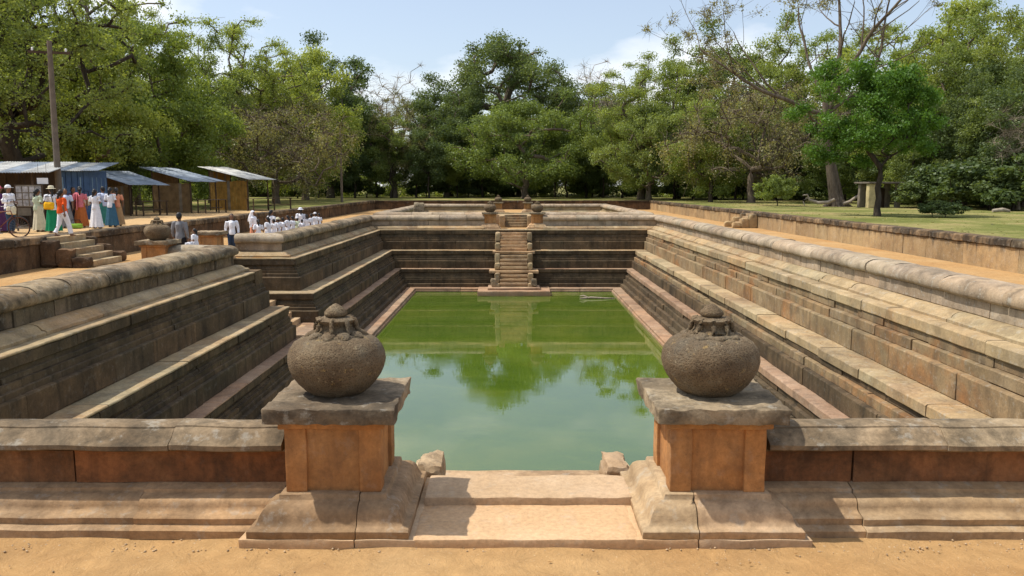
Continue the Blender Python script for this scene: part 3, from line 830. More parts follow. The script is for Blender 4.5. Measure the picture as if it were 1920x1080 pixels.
vase_at('farthest stone vase, the right of the two beyond the back pond', X0 + 1.43, F2 + 1.05, 0.9)
pillar_at(pl, 'vase pillar on the near side of the left side entrance', -10.45, 23.6, -math.pi / 2)
vase_at('stone vase on the pillar of the left side entrance', -10.45, 23.6, 0.4)
pillar_at(pl, 'bare pillar without vase on the far side of the left side entrance', -10.65, 28.2, -math.pi / 2)

# threshold between the front pillars
e = empty('threshold', (0, 5.9, 0)); tag(e, 'worn pink stone threshold slabs between the two front pillars', 'threshold')
rough_box('threshold_slab', (X0 + 0.0, -0.02, 0.03), (1.62, 0.80, 0.085), M['slab'], e, 0.006, 0.07, 0.012, 4.5)
rough_box('threshold_slab', (X0 + 0.03, 0.46, 0.07), (1.66, 0.5, 0.13), M['slab'], e, 0.009, 0.06, 0.014, 5.0)
for s, lab in ((-1, 'left'), (1, 'right')):
    o = rough_box('balustrade_stone', (X0 + s * 0.83, 6.98, 0.02), (0.22, 0.42, 0.29), M['cap' if s < 0 else 'slab'], None, 0.03, 0.045, 0.07, 6.5, smooth=35)
    tag(o, 'rounded balustrade stone just behind the threshold, beside the front %s pillar' % lab, 'stone', 'balustrade stones')
# lone round stone by the back pond
o = rough_box('carved_stone', (-6.4, 55.4, 0.9), (0.75, 0.3, 1.1), M['cap'], None, 0.05, 0.12, 0.14, 2.0, smooth=60)
tag(o, 'upright round-topped dark stone left of the far vases', 'stone')
# ================================================================== TREES
def leaf_mesh(name, cent, rad, per, size, flat=0.65, seed=1, tintspread=0.5, shell=0.45, up=0.35, droop=0.0):
    """leaf-sized faces gathered in clumps; 'tint' varies from clump to clump and leaf to leaf"""
    g = np.random.default_rng(seed)
    cent = np.asarray(cent); K = len(cent)
    cnt = np.maximum(6, (per * (rad / rad.mean()) ** 2 * g.uniform(0.6, 1.4, K)).astype(int))
    idx = np.repeat(np.arange(K), cnt); n = len(idx)
    d = g.normal(size=(n, 3)); d /= np.linalg.norm(d, axis=1)[:, None]
    rr = shell + (1 - shell) * g.random(n)
    rr *= g.uniform(0.75, 1.15, n)
    pos = cent[idx] + d * (rad[idx] * rr)[:, None] * np.array([1, 1, flat])
    if droop: pos[:, 2] -= droop * (np.abs(g.normal(size=n))) * rad[idx] * 0.6
    nr = g.normal(size=(n, 3)) + d * 0.5; nr[:, 2] += up
    nr /= np.linalg.norm(nr, axis=1)[:, None]
    a = np.cross(nr, g.normal(size=(n, 3))); a /= np.linalg.norm(a, axis=1)[:, None]
    b = np.cross(nr, a)
    s = size * g.uniform(0.55, 1.3, n)[:, None]
    q = np.stack([pos - a * s * 0.5, pos + b * s * 0.30, pos + a * s * 0.5, pos - b * s * 0.30], 1).reshape(-1, 3)
    me = bpy.data.meshes.new(name)
    me.vertices.add(4 * n); me.vertices.foreach_set('co', q.astype(np.float32).ravel())
    me.loops.add(4 * n); me.loops.foreach_set('vertex_index', np.arange(4 * n, dtype=np.int32))
    me.polygons.add(n); me.polygons.foreach_set('loop_start', np.arange(0, 4 * n, 4, dtype=np.int32))
    me.update(calc_edges=True)
    ct = g.uniform(0, 1, K)
    tv = np.clip(ct[idx] * tintspread + g.random(n) * (1 - tintspread), 0, 1)
    at = me.attributes.new('tint', 'FLOAT', 'POINT')
    at.data.foreach_set('value', np.repeat(tv, 4).astype(np.float32))
    return me

def grow(cent, trunk, r_trunk, seed, jitter=0.12, tip=0.02, power=0.46):
    """limbs that join every clump to the trunk; thickness follows what each limb carries"""
    rnd = random.Random(seed)
    nodes = [Vector(p) for p in trunk]; par = [-1] + list(range(len(trunk) - 1))
    base = len(nodes)
    top = nodes[-1]
    order = sorted(range(len(cent)), key=lambda i: (Vector(cent[i]) - top).length)
    start = max(1, int(base * 0.45))
    for i in order:
        c = Vector(cent[i]); best = None; bd = 1e9
        for k in range(start, len(nodes)):
            p = nodes[k]
            dd = (c - p).length
            if p.z > c.z + 0.2: dd += (p.z - c.z) * 1.5
            dd += 0.12 * (p - top).length
            if dd < bd: bd = dd; best = k
        p = nodes[best]
        L = (c - p).length; ns = max(2, int(L / 1.1)); prev = best
        for j in range(1, ns + 1):
            a = j / ns
            q = p.lerp(c, a)
            q = q + Vector((rnd.gauss(0, 1), rnd.gauss(0, 1), rnd.gauss(0, 0.7))) * jitter * L * math.sin(math.pi * a) + Vector((0, 0, 0.10 * L * math.sin(math.pi * a)))
            nodes.append(q); par.append(prev); prev = len(nodes) - 1
    cnt = [0] * len(nodes); kids = [[] for _ in nodes]
    for i in range(len(nodes)):
        if par[i] >= 0: kids[par[i]].append(i)
    for i in range(len(nodes) - 1, -1, -1):
        if not kids[i]: cnt[i] += 1
        if par[i] >= 0: cnt[par[i]] += cnt[i]
    N = cnt[0]
    rad = [max(tip, r_trunk * (c / N) ** power) for c in cnt]
    for i in range(base):   # root flare
        rad[i] = max(rad[i], r_trunk * (1.0 - 0.35 * i / base)) * (1.6 if i == 0 else 1.15 if i == 1 else 1.0)
    mb = MB()
    done = set()
    for i in range(len(nodes)):
        if i == 0 or (par[i] >= 0 and kids[par[i]] and kids[par[i]][0] != i):
            ch = [par[i]] if par[i] >= 0 else []
            ch.append(i); k = i
            while kids[k]:
                k = kids[k][0]; ch.append(k)
            pts = [nodes[c] for c in ch]; rr = [rad[c] for c in ch]
            if par[i] >= 0: rr[0] = rr[1]
            if len(pts) > 1:
                mb.tube(pts, rr, 8 if rr[0] > 0.15 else 5 if rr[0] > 0.05 else 3, True)
    return mb, nodes, rad

def twigs(mb, cent, rad, per, seed, r=0.012, length=1.2, droop=0.2):
    g = random.Random(seed)
    for c, R_ in zip(cent, rad):
        c = Vector(c)
        for k in range(per):
            d = Vector((g.gauss(0, 1), g.gauss(0, 1), g.gauss(0.2, 0.8))).normalized()
            L = R_ * length * g.uniform(0.5, 1.2)
            m = c + d * L * 0.5 + Vector((g.gauss(0, .1), g.gauss(0, .1), 0.05)) * L
            p = c + d * L + Vector((0, 0, -droop * L))
            mb.tube([c, m, p], [r * 1.3, r, r * 0.5], 3, False)

def envelope(n, rx, ry, rz, zc, seed, bias=0.5, lobes=7, low=-0.55, squash=0.0):
    """clump centres in an uneven, lobed crown"""
    g = np.random.default_rng(seed)
    lob = g.normal(size=(lobes, 3)); lob[:, 2] = np.abs(lob[:, 2]) * 0.7
    lob /= np.linalg.norm(lob, axis=1)[:, None]
    amp = g.uniform(-0.25, 0.35, lobes)
    out = []
    while len(out) < n:
        d = g.normal(size=3); d /= np.linalg.norm(d)
        if d[2] < low: continue
        k = 1 + sum(amp[i] * max(0, float(d @ lob[i])) ** 4 for i in range(lobes))
        r = (bias + (1 - bias) * g.random()) * k
        p = d * r * np.array([rx, ry, rz])
        if p[2] < 0 and low > -0.9: p[2] *= 0.7
        if zc + p[2] < 0.5: continue
        out.append((p[0], p[1], zc + p[2]))
    return np.array(out)

PROTO = {}
def proto(key, H, rx, rz, zc, clumps, crad, per, size, leaf, bark='bark', rt=0.3, seed=1, sparse=False, twig=0, bias=0.45, flat=0.65, lean=(0, 0), trunk_h=None, droop=0.0, low=-0.55, shell=0.45, lobes=7, twr=0.014):
    g = np.random.default_rng(seed)
    cent = envelope(clumps, rx, rx, rz, zc, seed, bias, lobes, low)
    cent[:, 0] += lean[0] * cent[:, 2] / H; cent[:, 1] += lean[1] * cent[:, 2] / H
    rad = crad * g.uniform(0.5, 1.45, clumps)
    if H > 6: size, per, shell = size * 0.8, int(per * 1.3), shell * 0.6
    th = trunk_h or max(1.5, zc - rz * 0.55)
    tr = []
    nt = 6
    for i in range(nt):
        a = i / (nt - 1)
        tr.append((lean[0] * a * th / H + g.normal() * 0.04 * th * a * (1 - a) * 3, lean[1] * a * th / H + g.normal() * 0.04 * th * a * (1 - a) * 3, -0.15 + th * a))
    mb, nodes, rr = grow(cent, tr, rt, seed)
    if twig: twigs(mb, cent, rad, twig, seed, twr, 1.25, 0.25 if droop else 0.05)
    tm = mb.me('trunk', 70)
    lm = leaf_mesh('crown', cent, rad, per, size, flat, seed, droop=droop, shell=shell) if per > 0 else None
    PROTO[key] = (tm, lm, bark, leaf, H)

proto('fig', 20, 8.4, 6.8, 13.2, 105, 1.6, 260, 0.34, 'leaf_dark', rt=0.7, seed=11, bias=0.55, lobes=12, low=-0.55, flat=0.8)
proto('broad', 13, 8.0, 6.0, 6.6, 125, 1.35, 270, 0.31, 'leaf_mid', rt=0.4, seed=12, bias=0.5, low=-1)
proto('tall', 18, 5.6, 8.2, 9.6, 120, 1.3, 250, 0.30, 'leaf_mid', rt=0.36, seed=13, bias=0.42, low=-1)
proto('tall_dark', 17, 5.4, 7.8, 9.0, 115, 1.3, 250, 0.31, 'leaf_dark', rt=0.34, seed=14, bias=0.42, low=-1)
proto('feather', 15, 6.4, 5.6, 9.2, 150, 1.0, 190, 0.20, 'leaf_bright', rt=0.32, seed=15, bias=0.35, flat=0.5, shell=0.2, low=-0.95, twig=3)
proto('bright', 12, 5.6, 5.6, 6.2, 120, 1.1, 240, 0.27, 'leaf_bright', rt=0.28, seed=16, bias=0.45, low=-1)
proto('olive', 13, 6.2, 5.8, 7.0, 130, 1.1, 150, 0.21, 'leaf_olive', rt=0.3, seed=17, bias=0.4, twig=7, shell=0.2, low=-1)
proto('drooping', 9, 6.4, 4.2, 4.8, 120, 0.95, 90, 0.20, 'leaf_olive', 'bark', rt=0.26, seed=18, twig=14, droop=0.8, bias=0.35, shell=0.1, low=-0.95, twr=0.016)
proto('bare', 13, 4.4, 5.2, 8.0, 90, 1.0, 14, 0.16, 'leaf_dry', 'bark_pale', rt=0.2, seed=19, twig=16, bias=0.3, low=-0.6, twr=0.012)
proto('slim', 12, 3.2, 5.2, 6.8, 60, 1.0, 220, 0.27, 'leaf_mid', 'bark_dark', rt=0.13, seed=20, bias=0.4, low=-0.95)
proto('slim_dark', 11, 3.4, 4.6, 6.4, 60, 1.05, 220, 0.28, 'leaf_dark', 'bark_dark', rt=0.14, seed=21, bias=0.4, low=-0.95)
proto('mass', 15, 6.5, 7.4, 7.6, 130, 1.5, 210, 0.36, 'leaf_dark', 'bark_dark', rt=0.3, seed=26, bias=0.35, low=-1)
proto('bush', 3.0, 2.3, 1.6, 1.3, 40, 0.6, 190, 0.22, 'leaf_dark', 'bark_dark', rt=0.07, seed=22, trunk_h=0.6, low=-0.7)
proto('bush_green', 2.6, 1.6, 1.4, 1.2, 36, 0.45, 150, 0.2, 'leaf_bright', 'bark', rt=0.05, seed=23, trunk_h=0.5, low=-0.7)
proto('vivid', 8.0, 3.0, 3.5, 4.6, 150, 0.6, 210, 0.17, 'leaf_vivid', 'bark_dark', rt=0.14, seed=24, bias=0.45, low=-0.75, lobes=9)
proto('giant', 17, 7.5, 7.4, 9.2, 200, 1.1, 150, 0.21, 'leaf_mid', 'bark_dark', rt=0.5, seed=25, bias=0.3, low=-0.9, twig=3, shell=0.1)

def sx(px, y): return (px - 960.0) / 1500.0 * y      # sideways metres of a spot seen at that column, at distance y

ordn = ['first', 'second', 'third', 'fourth', 'fifth', 'sixth', 'seventh', 'eighth', 'ninth', 'tenth', 'eleventh', 'twelfth', 'thirteenth', 'fourteenth', 'fifteenth', 'sixteenth', 'seventeenth', 'eighteenth', 'nineteenth', 'twentieth']
NT_ = [0]
def tree(kind, label, x, y, H, wide=1.0, rz=None, group='trees round the ponds', leaf=None, z=TZ, cat='tree', name='tree'):
    tm, lm, bark, lf, h0 = PROTO[kind]
    NT_[0] += 1
    s = H / h0
    e = empty(name, (x, y, z), rz if rz is not None else (NT_[0] * 2.399) % 6.283)
    e.scale = (s * wide, s * wide, s)
    tag(e, label, cat, group)
    t = bpy.data.objects.new('trunk' if cat == 'tree' else 'stem', tm); COL.objects.link(t); t.parent = e; use_mat(t, M[bark])
    if lm:
        c = bpy.data.objects.new('crown' if cat == 'tree' else 'foliage', lm); COL.objects.link(c); c.parent = e; use_mat(c, M[leaf or lf])
    return e

T = [
 # kind, label, column, distance, height, wide
 ('fig', 'large dark fig tree towering in the middle behind the ponds', 950, 122, 22.6, 1.08),
 ('broad', 'broad pale green tree with low skirts below the towering dark fig', 985, 104, 12.6, 1.08),
 ('tall_dark', 'dark tree just left of the towering fig, its top level with the fig limbs', 838, 114, 17.2, 0.95),
 ('olive', 'greyish olive tree left of the dark trees at centre', 742, 110, 14.5, 0.9),
 ('bare', 'pale leafless treetop above the olive tree left of centre', 738, 128, 19.5, 1.0),
 ('tall_dark', 'tall dark-topped tree at centre left above the bright canopy', 622, 108, 21.3, 0.95),
 ('bright', 'bright yellow-green tree in front of the tall dark-topped one', 575, 94, 16.6, 0.85),
 ('feather', 'feathery flat-topped olive tree rising behind the stalls', 458, 84, 19.0, 0.95),
 ('drooping', 'brown twiggy drooping tree just right of the stalls', 520, 74, 9.8, 1.05),
 ('olive', 'dull olive tree with dry twigs above the white-roofed stall', 520, 88, 14.0, 0.95),
 ('bright', 'fresh green tree behind the two left open stalls', 330, 62, 12.6, 0.95),
 ('tall_dark', 'dense dark rounded tree behind the blue shed', 228, 57, 8.6, 0.75),
 ('feather', 'thin feathery tree reaching up beside the utility pole', 262, 68, 17.0, 0.62),
 ('bright', 'green tree filling the gap behind the blue shed', 170, 55, 11.5, 0.9),
 ('tall', 'mid green tree between the feathery and the bright trees at left', 400, 78, 14.5, 0.85),
 ('bare', 'sparse whitish tree between the fig and the bright trees at right', 1135, 118, 19.0, 0.8),
 ('feather', 'feathery light green tree right of the fig, crown reaching the parapet level', 1200, 96, 16.5, 1.0),
 ('broad', 'low light green tree at the right end of the far wall', 1215, 92, 11.0, 0.85),
 ('tall', 'tall green tree behind the drooping brown tree', 1335, 102, 20.0, 1.0),
 ('drooping', 'wide brown-green drooping tree left of the tall sparse tree', 1405, 78, 12.2, 0.95),
 ('bright', 'bright green tree below the drooping brown tree', 1330, 82, 9.6, 0.9),
 ('bright', 'yellow-green tree showing above the vivid green one', 1715, 82, 18.5, 0.95),
 ('tall', 'full green tree at right behind the ruined shelter', 1800, 70, 14.6, 0.95),
 ('tall', 'dark green tree at the right edge of the picture', 1915, 62, 12.0, 0.9),
 ('tall_dark', 'dark tree behind the ruined shelter', 1640, 84, 12.5, 1.0),
 ('bare', 'grey leafless bush-like tree at the right edge', 1905, 56, 7.6, 0.9),
 ('tall', 'green tree behind the trunk of the tall sparse tree', 1500, 96, 16.0, 1.0),
 ('tall', 'high green tree between the drooping and the half-bare trees', 1445, 100, 20.5, 0.9),
 ('feather', 'pale feathery tree seen through the limbs of the half-bare tree', 1610, 92, 20.0, 0.9),
 ('feather', 'tall feathery yellow-green tree above the right hand trees', 1790, 76, 17.8, 0.95),
 ('tall', 'full green tree second from the right edge', 1865, 68, 14.8, 0.9),
 ('tall', 'green tree right of the feathery light green one', 1268, 104, 18.5, 0.9),
 ('feather', 'feathery tree with thin top left of the utility pole', 60, 62, 19.0, 0.8),
]
for k, lab, px, y, H, wd in T:
    tree(k, lab, sx(px, y), y, H, wd)

# the overhanging tree at the left edge, its trunk inside the frame
tree('giant', 'huge dark-trunked tree overhanging the blue shed at the left edge', -28.6, 46.5, 17.0, 1.0, 0.8)
tree('feather', 'tall airy tree rising out of the frame at top left', sx(130, 58), 60, 20.0, 0.75, 2.6)
tree('giant', 'second overhanging tree at the left edge behind the dark stall', -29.5, 40.0, 13.0, 0.75, 4.0, leaf='leaf_bright')

# ---- tall half-bare tree on the right lawn: limbs placed as they stand
def sparse_tree():
    e = empty('tree', (25.4, 64.0, TZ)); tag(e, 'tall half-bare tree with spreading limbs on the right lawn', 'tree', 'trees round the ponds')
    mb = MB(); g = random.Random(5); tips = []; trad = []
    def limb(p, d, L, r, depth):
        p = Vector(p); d = Vector(d).normalized()
        n = max(3, int(L / 0.8)); pts = [p]; rr = [r]
        for i in range(n):
            d = (d + Vector((g.gauss(0, .10), g.gauss(0, .10), g.gauss(0.035, .07)))).normalized()
            p = p + d * (L / n); pts.append(p); rr.append(max(0.014, r * (1 - 0.62 * (i + 1) / n)))
            if depth < 4 and i > n * 0.25 and g.random() < (0.62 if depth < 2 else 0.75):
                a = Vector((g.gauss(0, 1), g.gauss(0, 1), g.gauss(0.15, 0.7))).normalized()
                limb(p, d * 0.8 + a * 0.85, L * g.uniform(0.32, 0.58), rr[-1] * 0.55, depth + 1)
        mb.tube(pts, rr, 9 if r > 0.2 else 6 if r > .06 else 3, True)
        if depth >= 2:
            tips.append(tuple(p)); trad.append(g.uniform(0.35, 0.75))
    # trunk with flared roots
    mb.tube([(0.5, 0, -0.1), (0.3, 0, 0.5), (0.05, 0, 1.6), (-0.35, 0, 4.0), (-0.75, 0, 6.6), (-0.85, 0, 8.2)], [0.72, 0.46, 0.38, 0.33, 0.30, 0.24], 12)
    mb.tube([(0.95, 0.2, -0.1), (0.65, 0.1, 1.0), (0.2, 0, 2.6), (-0.3, 0, 4.6)], [0.32, 0.27, 0.24, 0.16], 8)
    for a in range(6):
        t_ = a * 1.05 + 0.3
        mb.tube([(0.5 + math.cos(t_) * 1.25, math.sin(t_) * 1.1, -0.08), (0.45 + math.cos(t_) * 0.6, math.sin(t_) * 0.5, 0.28), (0.25, 0, 1.1)], [0.10, 0.18, 0.2], 7)
    limb((-0.8, 0, 7.0), (-1.0, -0.1, 0.42), 11.5, 0.20, 0)
    limb((-0.85, 0, 8.0), (0.10, 0.1, 1.0), 10.5, 0.20, 0)
    limb((-0.7, 0, 7.4), (0.42, -0.1, 1.0), 11.0, 0.20, 0)
    limb((-0.6, 0, 7.2), (0.85, 0.1, 0.75), 10.5, 0.16, 0)
    limb((-0.85, 0, 8.1), (-0.45, 0.2, 1.0), 8.5, 0.14, 0)
    limb((-0.8, 0, 6.2), (-0.8, -0.5, 0.15), 5.0, 0.12, 1)
    twigs(mb, tips, trad, 5, 9, 0.011, 1.9, 0.05)
    mb.build('trunk', M['bark'], e, 70)
    tips_ = np.array(tips); tr_ = np.array(trad)
    me = leaf_mesh('crown', tips_, tr_ * 1.2, 30, 0.16, 0.7, 3, shell=0.1)
    link('crown', me, M['leaf_olive'], e)
sparse_tree()
tree('vivid', 'small vivid green tree with thin leaning trunk on the right lawn', sx(1643, 44), 44.0, 8.4, 1.0, 3.6)

# ---- the wood behind: rows of further trees, each its own
rnd = random.Random(31)
kinds = ['tall', 'mass', 'mass', 'broad', 'tall_dark', 'mass', 'olive', 'tall']
desc = {'tall': 'mid green tree', 'tall_dark': 'dark green tree', 'slim': 'slim green tree', 'slim_dark': 'slim dark-trunked tree', 'broad': 'broad low tree', 'olive': 'olive twiggy tree', 'mass': 'dense dark tree'}
# slim trunks along the front of the wood
front = [(600, 109), (668, 107), (708, 112), (735, 108), (782, 110), (805, 107), (858, 112), (905, 114), (1040, 112), (1062, 109), (1098, 111), (1130, 108), (1165, 106), (1262, 98), (1298, 96), (1352, 94), (1376, 92), (1420, 90), (1452, 92), (1490, 90), (1580, 88), (1720, 74), (1760, 72), (1860, 66)]
for i, (px, y) in enumerate(front):
    k = ('slim', 'slim_dark')[i % 3 > 0]
    tree(k, 'slim dark-trunked tree at the edge of the wood, number %s from the left' % ['one', 'two', 'three', 'four', 'five', 'six', 'seven', 'eight', 'nine', 'ten', 'eleven', 'twelve', 'thirteen', 'fourteen', 'fifteen', 'sixteen', 'seventeen', 'eighteen', 'nineteen', 'twenty', 'twenty-one', 'twenty-two', 'twenty-three', 'twenty-four'][i], sx(px, y), y, rnd.uniform(9.5, 13), 0.95, group='slim trees along the edge of the wood')
rows = 0
for y in (124, 138, 152):
    n = 15
    for i in range(n):
        x = (-0.78 + 1.56 * (i + rnd.uniform(0.2, 0.8)) / n) * y
        k = kinds[rnd.randrange(len(kinds))]
        H = rnd.uniform(11.5, 15.5) + (y - 124) * 0.09
        tree(k, '%s in the %s row of the wood behind, %s from the left' % (desc[k], {124: 'first', 138: 'second', 152: 'third'}[y], ordn[i]), x, y + rnd.uniform(-4, 4), H, rnd.uniform(1.0, 1.3), group='trees of the wood behind', name='forest_tree')
# side woods beyond the stalls and beyond the right lawn
for i in range(9):
    x = -36 - rnd.uniform(0, 16); y = 44 + i * 7.5
    tree(kinds[i % 8], '%s of the left wood behind the stalls, %s from the front' % (desc[kinds[i % 8]], ordn[i]), x, y, rnd.uniform(10, 15), 1.1, group='trees of the left wood', name='forest_tree')
for i in range(9):
    x = 44 + rnd.uniform(0, 18); y = 58 + i * 7.0
    tree(kinds[(i + 3) % 8], '%s of the right wood beyond the lawn, %s from the front' % (desc[kinds[(i + 3) % 8]], ordn[i]), x, y, rnd.uniform(9.5, 13.5), 1.1, group='trees of the right wood', name='forest_tree')

# bushes under the trees
bl = [(1795, 58, 3.4), (1850, 56, 3.0), (1895, 54, 3.4), (1745, 62, 2.8), (1720, 60, 2.0), (1560, 92, 3.4), (1450, 96, 3.6), (1505, 84, 2.4), (1390, 97, 3.4), (1330, 100, 3.4), (1270, 103, 3.0), (1195, 106, 2.6), (1110, 112, 3.0), (1005, 116, 2.6), (930, 117, 3.6), (880, 116, 2.8), (800, 114, 3.2), (690, 113, 3.2), (620, 112, 3.0), (560, 104, 3.0)]
for i, (px, y, H) in enumerate(sorted(bl, key=lambda q: q[0])):
    tree('bush', label='dark leafy bush under the trees, %s from the left' % ordn[i], x=sx(px, y), y=y, H=H, wide=1.35, group='dark bushes under the trees', cat='bush', name='bush')
tree('bush_green', 'pale green leafy shrub left of the half-bare tree trunk', sx(1455, 66), 66, 2.6, 0.9, cat='bush', name='shrub', group='green shrubs')
tree('bush_green', 'small green shrub beyond the right retaining wall', sx(1300, 92), 92, 2.0, 1.2, cat='bush', name='shrub', group='green shrubs')
tree('bush_green', 'low shrub at the foot of the vivid green tree', sx(1745, 43), 43, 0.9, 1.2, cat='bush', name='shrub', leaf='leaf_dark', group='green shrubs')
tree('bush_green', 'low dark shrub on the lawn at the right edge of the shade', sx(1790, 41), 42, 0.9, 1.6, cat='bush', name='shrub', leaf='leaf_dark', group='green shrubs')

for i, (px, y, H) in enumerate([(1735, 66, 7.0), (1790, 63, 8.0), (1845, 61, 7.5), (1900, 58, 8.5), (1690, 72, 7.5), (1640, 74, 7.5), (1560, 78, 6.5)]):
    tree('mass', 'low dense tree behind the right lawn, %s' % ['third from the ruined shelter', 'fourth from the ruined shelter', 'fifth from the ruined shelter', 'at the right edge', 'second from the ruined shelter', 'right behind the ruined shelter', 'behind the half-bare trunk'][i], sx(px, y), y, H, 1.1, leaf=('leaf_mid', 'leaf_dark')[i % 2], group='low trees behind the right lawn')
# undergrowth: one leafy mass at the foot of the wood
g = np.random.default_rng(77)
uc = []
for i in range(560):
    px = g.uniform(380, 1640)
    yy = 116 if px < 1150 else 116 - (px - 1150) * 0.05
    y = yy + g.uniform(0, 14)
    uc.append((sx(px, y), y, TZ + g.uniform(0.2, 2.6)))
for i in range(160):
    y = g.uniform(50, 100); uc.append((-34 - g.uniform(0, 8), y, TZ + g.uniform(0.2, 2.6)))
    y = g.uniform(58, 95); uc.append((42 + g.uniform(-3, 8) + (y - 58) * 0.1, y, TZ + g.uniform(0.2, 2.4)))
uc = np.array(uc)
o = link('undergrowth', leaf_mesh('undergrowth', uc, g.uniform(0.8, 1.5, len(uc)), 130, 0.32, 0.8, 5), M['leaf_mid'])
tag(o, 'dark leafy undergrowth at the foot of the wood', 'undergrowth', kind='stuff')

# grass tufts on the right lawn
def tufts():
    g = np.random.default_rng(3)
    n = 1500
    x = g.uniform(15.5, 40, n); y = g.uniform(20, 95, n)
    m = g.integers(0, 2, n) * 0
    h_ = g.uniform(0.02, 0.05, n); a = g.uniform(0, 6.28, n); w = g.uniform(0.04, 0.10, n)
    tx = g.normal(0, 0.04, n); ty = g.normal(0, 0.04, n)
    P = np.stack([np.stack([x - np.cos(a) * w, y - np.sin(a) * w, np.full(n, TZ)], 1), np.stack([x + np.cos(a) * w, y + np.sin(a) * w, np.full(n, TZ)], 1), np.stack([x + tx, y + ty, TZ + h_], 1)], 1).reshape(-1, 3)
    me = bpy.data.meshes.new('grass')
    me.from_pydata(P.tolist(), [], np.arange(3 * n).reshape(-1, 3).tolist())
    at = me.attributes.new('tint', 'FLOAT', 'POINT'); at.data.foreach_set('value', np.repeat(g.random(n), 3).astype(np.float32))
    o = link('grass', me, M['leaf_olive']); tag(o, 'short grass tufts on the lawn right of the ponds', 'grass', kind='stuff')
tufts()
# ================================================================== STALLS
def roof_sheet(name, w, d, mat, parent, loc, rx=0.0, ry=0.0, rz=0.0, wave=0.1, amp=0.018):
    """one corrugated sheet, ridges running along its local y"""
    n = max(8, int(w / wave * 4)); v = []; f = []
    for j in range(2):
        for i in range(n + 1):
            x = -w / 2 + w * i / n
            v.append((x, -d / 2 + d * j, amp * math.sin(2 * math.pi * x / wave)))
    for i in range(n): f.append((i, i + 1, n + 2 + i, n + 1 + i))
    o = link(name, mesh(name, v, f, 60), mat, parent)
    o.location = loc; o.rotation_euler = (rx, ry, rz)
    md = o.modifiers.new('thick', 'SOLIDIFY'); md.thickness = 0.006
    return o

def stall(label, x, y, rz, w, d, h1, h2, roof, board, boards_on, table=True):
    """open market stall: posts, lean-to sheet roof, plank walls, trestle table"""
    e = empty('market_stall', (x, y, TZ), rz); tag(e, label, 'stall', 'open market stalls on the terrace')
    for px in (-w / 2, w / 2):
        for py, hh in ((-d / 2, h1), (d / 2, h2)):
            m = MB(); m.tube([(px, py, -0.1), (px + 0.02, py, hh * 0.5), (px, py, hh)], 0.05, 7); m.build('post', M['wood_dark'], e, 60)
    for py, hh in ((-d / 2, h1), (d / 2, h2)):
        m = MB(); m.tube([(-w / 2 - 0.3, py, hh), (w / 2 + 0.3, py, hh)], 0.04, 6); m.build('beam', M['wood_dark'], e, 60)
    ang = math.atan2(h2 - h1, d)
    ns = max(2, int(round((w + 0.8) / 0.85)))
    sw = (w + 0.8) / ns
    for i in range(ns):
        roof_sheet('roof_sheet', sw + 0.06, (d + 1.0) / math.cos(ang), M[roof], e, (-(w + 0.8) / 2 + sw * (i + 0.5), 0.05, (h1 + h2) / 2 + 0.06 + 0.012 * (i % 2)), rx=ang + random.uniform(-.01, .01), ry=random.uniform(-.015, .015))
    # plank walls
    bw = 0.22
    def wall(p0, p1, z0, z1f):
        p0 = Vector(p0); p1 = Vector(p1); L = (p1 - p0).length; n = int(L / bw)
        a = math.atan2(p1.y - p0.y, p1.x - p0.x)
        for i in range(n):
            q = p0.lerp(p1, (i + 0.5) / n)
            zt = z1f - random.uniform(0, 0.06)
            m = MB(); m.box((q.x, q.y, (z0 + zt) / 2), (bw - 0.012, 0.022, zt - z0), a); m.build('plank', M[board if random.random() < 0.8 else 'wood_grey'], e)
    if 'back' in boards_on: wall((-w / 2, d / 2, 0), (w / 2, d / 2, 0), 0.05, h2 - 0.1)
    if 'front' in boards_on: wall((-w / 2, -d / 2, 0), (w / 2 * 0.1, -d / 2, 0), 0.85, h1 - 0.15)
    if 'left' in boards_on: wall((-w / 2, -d / 2, 0), (-w / 2, d / 2, 0), 0.05, h1 - 0.12)
    if 'right' in boards_on: wall((w / 2, -d / 2, 0), (w / 2, d / 2, 0), 0.7, h1 - 0.12)
    return e

def table(label, x, y, rz, w=1.8, d=0.7, h=0.8):
    e = empty('trestle_table', (x, y, TZ), rz); tag(e, label, 'table', 'wooden tables at the stalls')
    for i in range(3):
        m = MB(); m.box((0, -d / 2 + d * (i + 0.5) / 3, h), (w, d / 3 - 0.015, 0.035)); m.build('top_plank', M['wood_dark'], e)
    for px in (-w / 2 + 0.1, w / 2 - 0.1):
        for py in (-d / 2 + 0.08, d / 2 - 0.08):
            m = MB(); m.box((px, py, h / 2 - 0.01), (0.06, 0.06, h - 0.02)); m.build('leg', M['wood_dark'], e)
    m = MB(); m.box((0, 0, h * 0.4), (w - 0.2, 0.04, 0.06)); m.build('stretcher', M['wood_dark'], e)
    return e

stall('open stall with grey tin roof nearest the blue shed', -21.6, 45.6, R(66), 2.0, 2.2, 1.75, 2.3, 'tin_blue', 'wood', ('back', 'left'))
stall('open stall with bluish tin roof, middle of the three', -20.4, 50.2, R(70), 2.2, 2.9, 1.95, 2.6, 'tin_blue', 'wood', ('back', 'left'))
stall('open stall with whitish tin roof and yellow boards, rightmost of three', -18.6, 54.9, R(72), 2.2, 3.0, 2.1, 2.75, 'tin', 'wood_yellow', ('back', 'left'))
table('dark trestle table under the grey-roofed stall', -20.0, 44.6, R(66), 1.8)
table('dark trestle table in front of the bluish-roofed stall', -18.2, 48.8, R(70), 2.0)
table('dark trestle table in front of the yellow-boarded stall', -16.6, 53.2, R(60), 2.0)
table('dark trestle table right beside the whitish-roofed stall', -16.2, 56.0, R(20), 1.7)

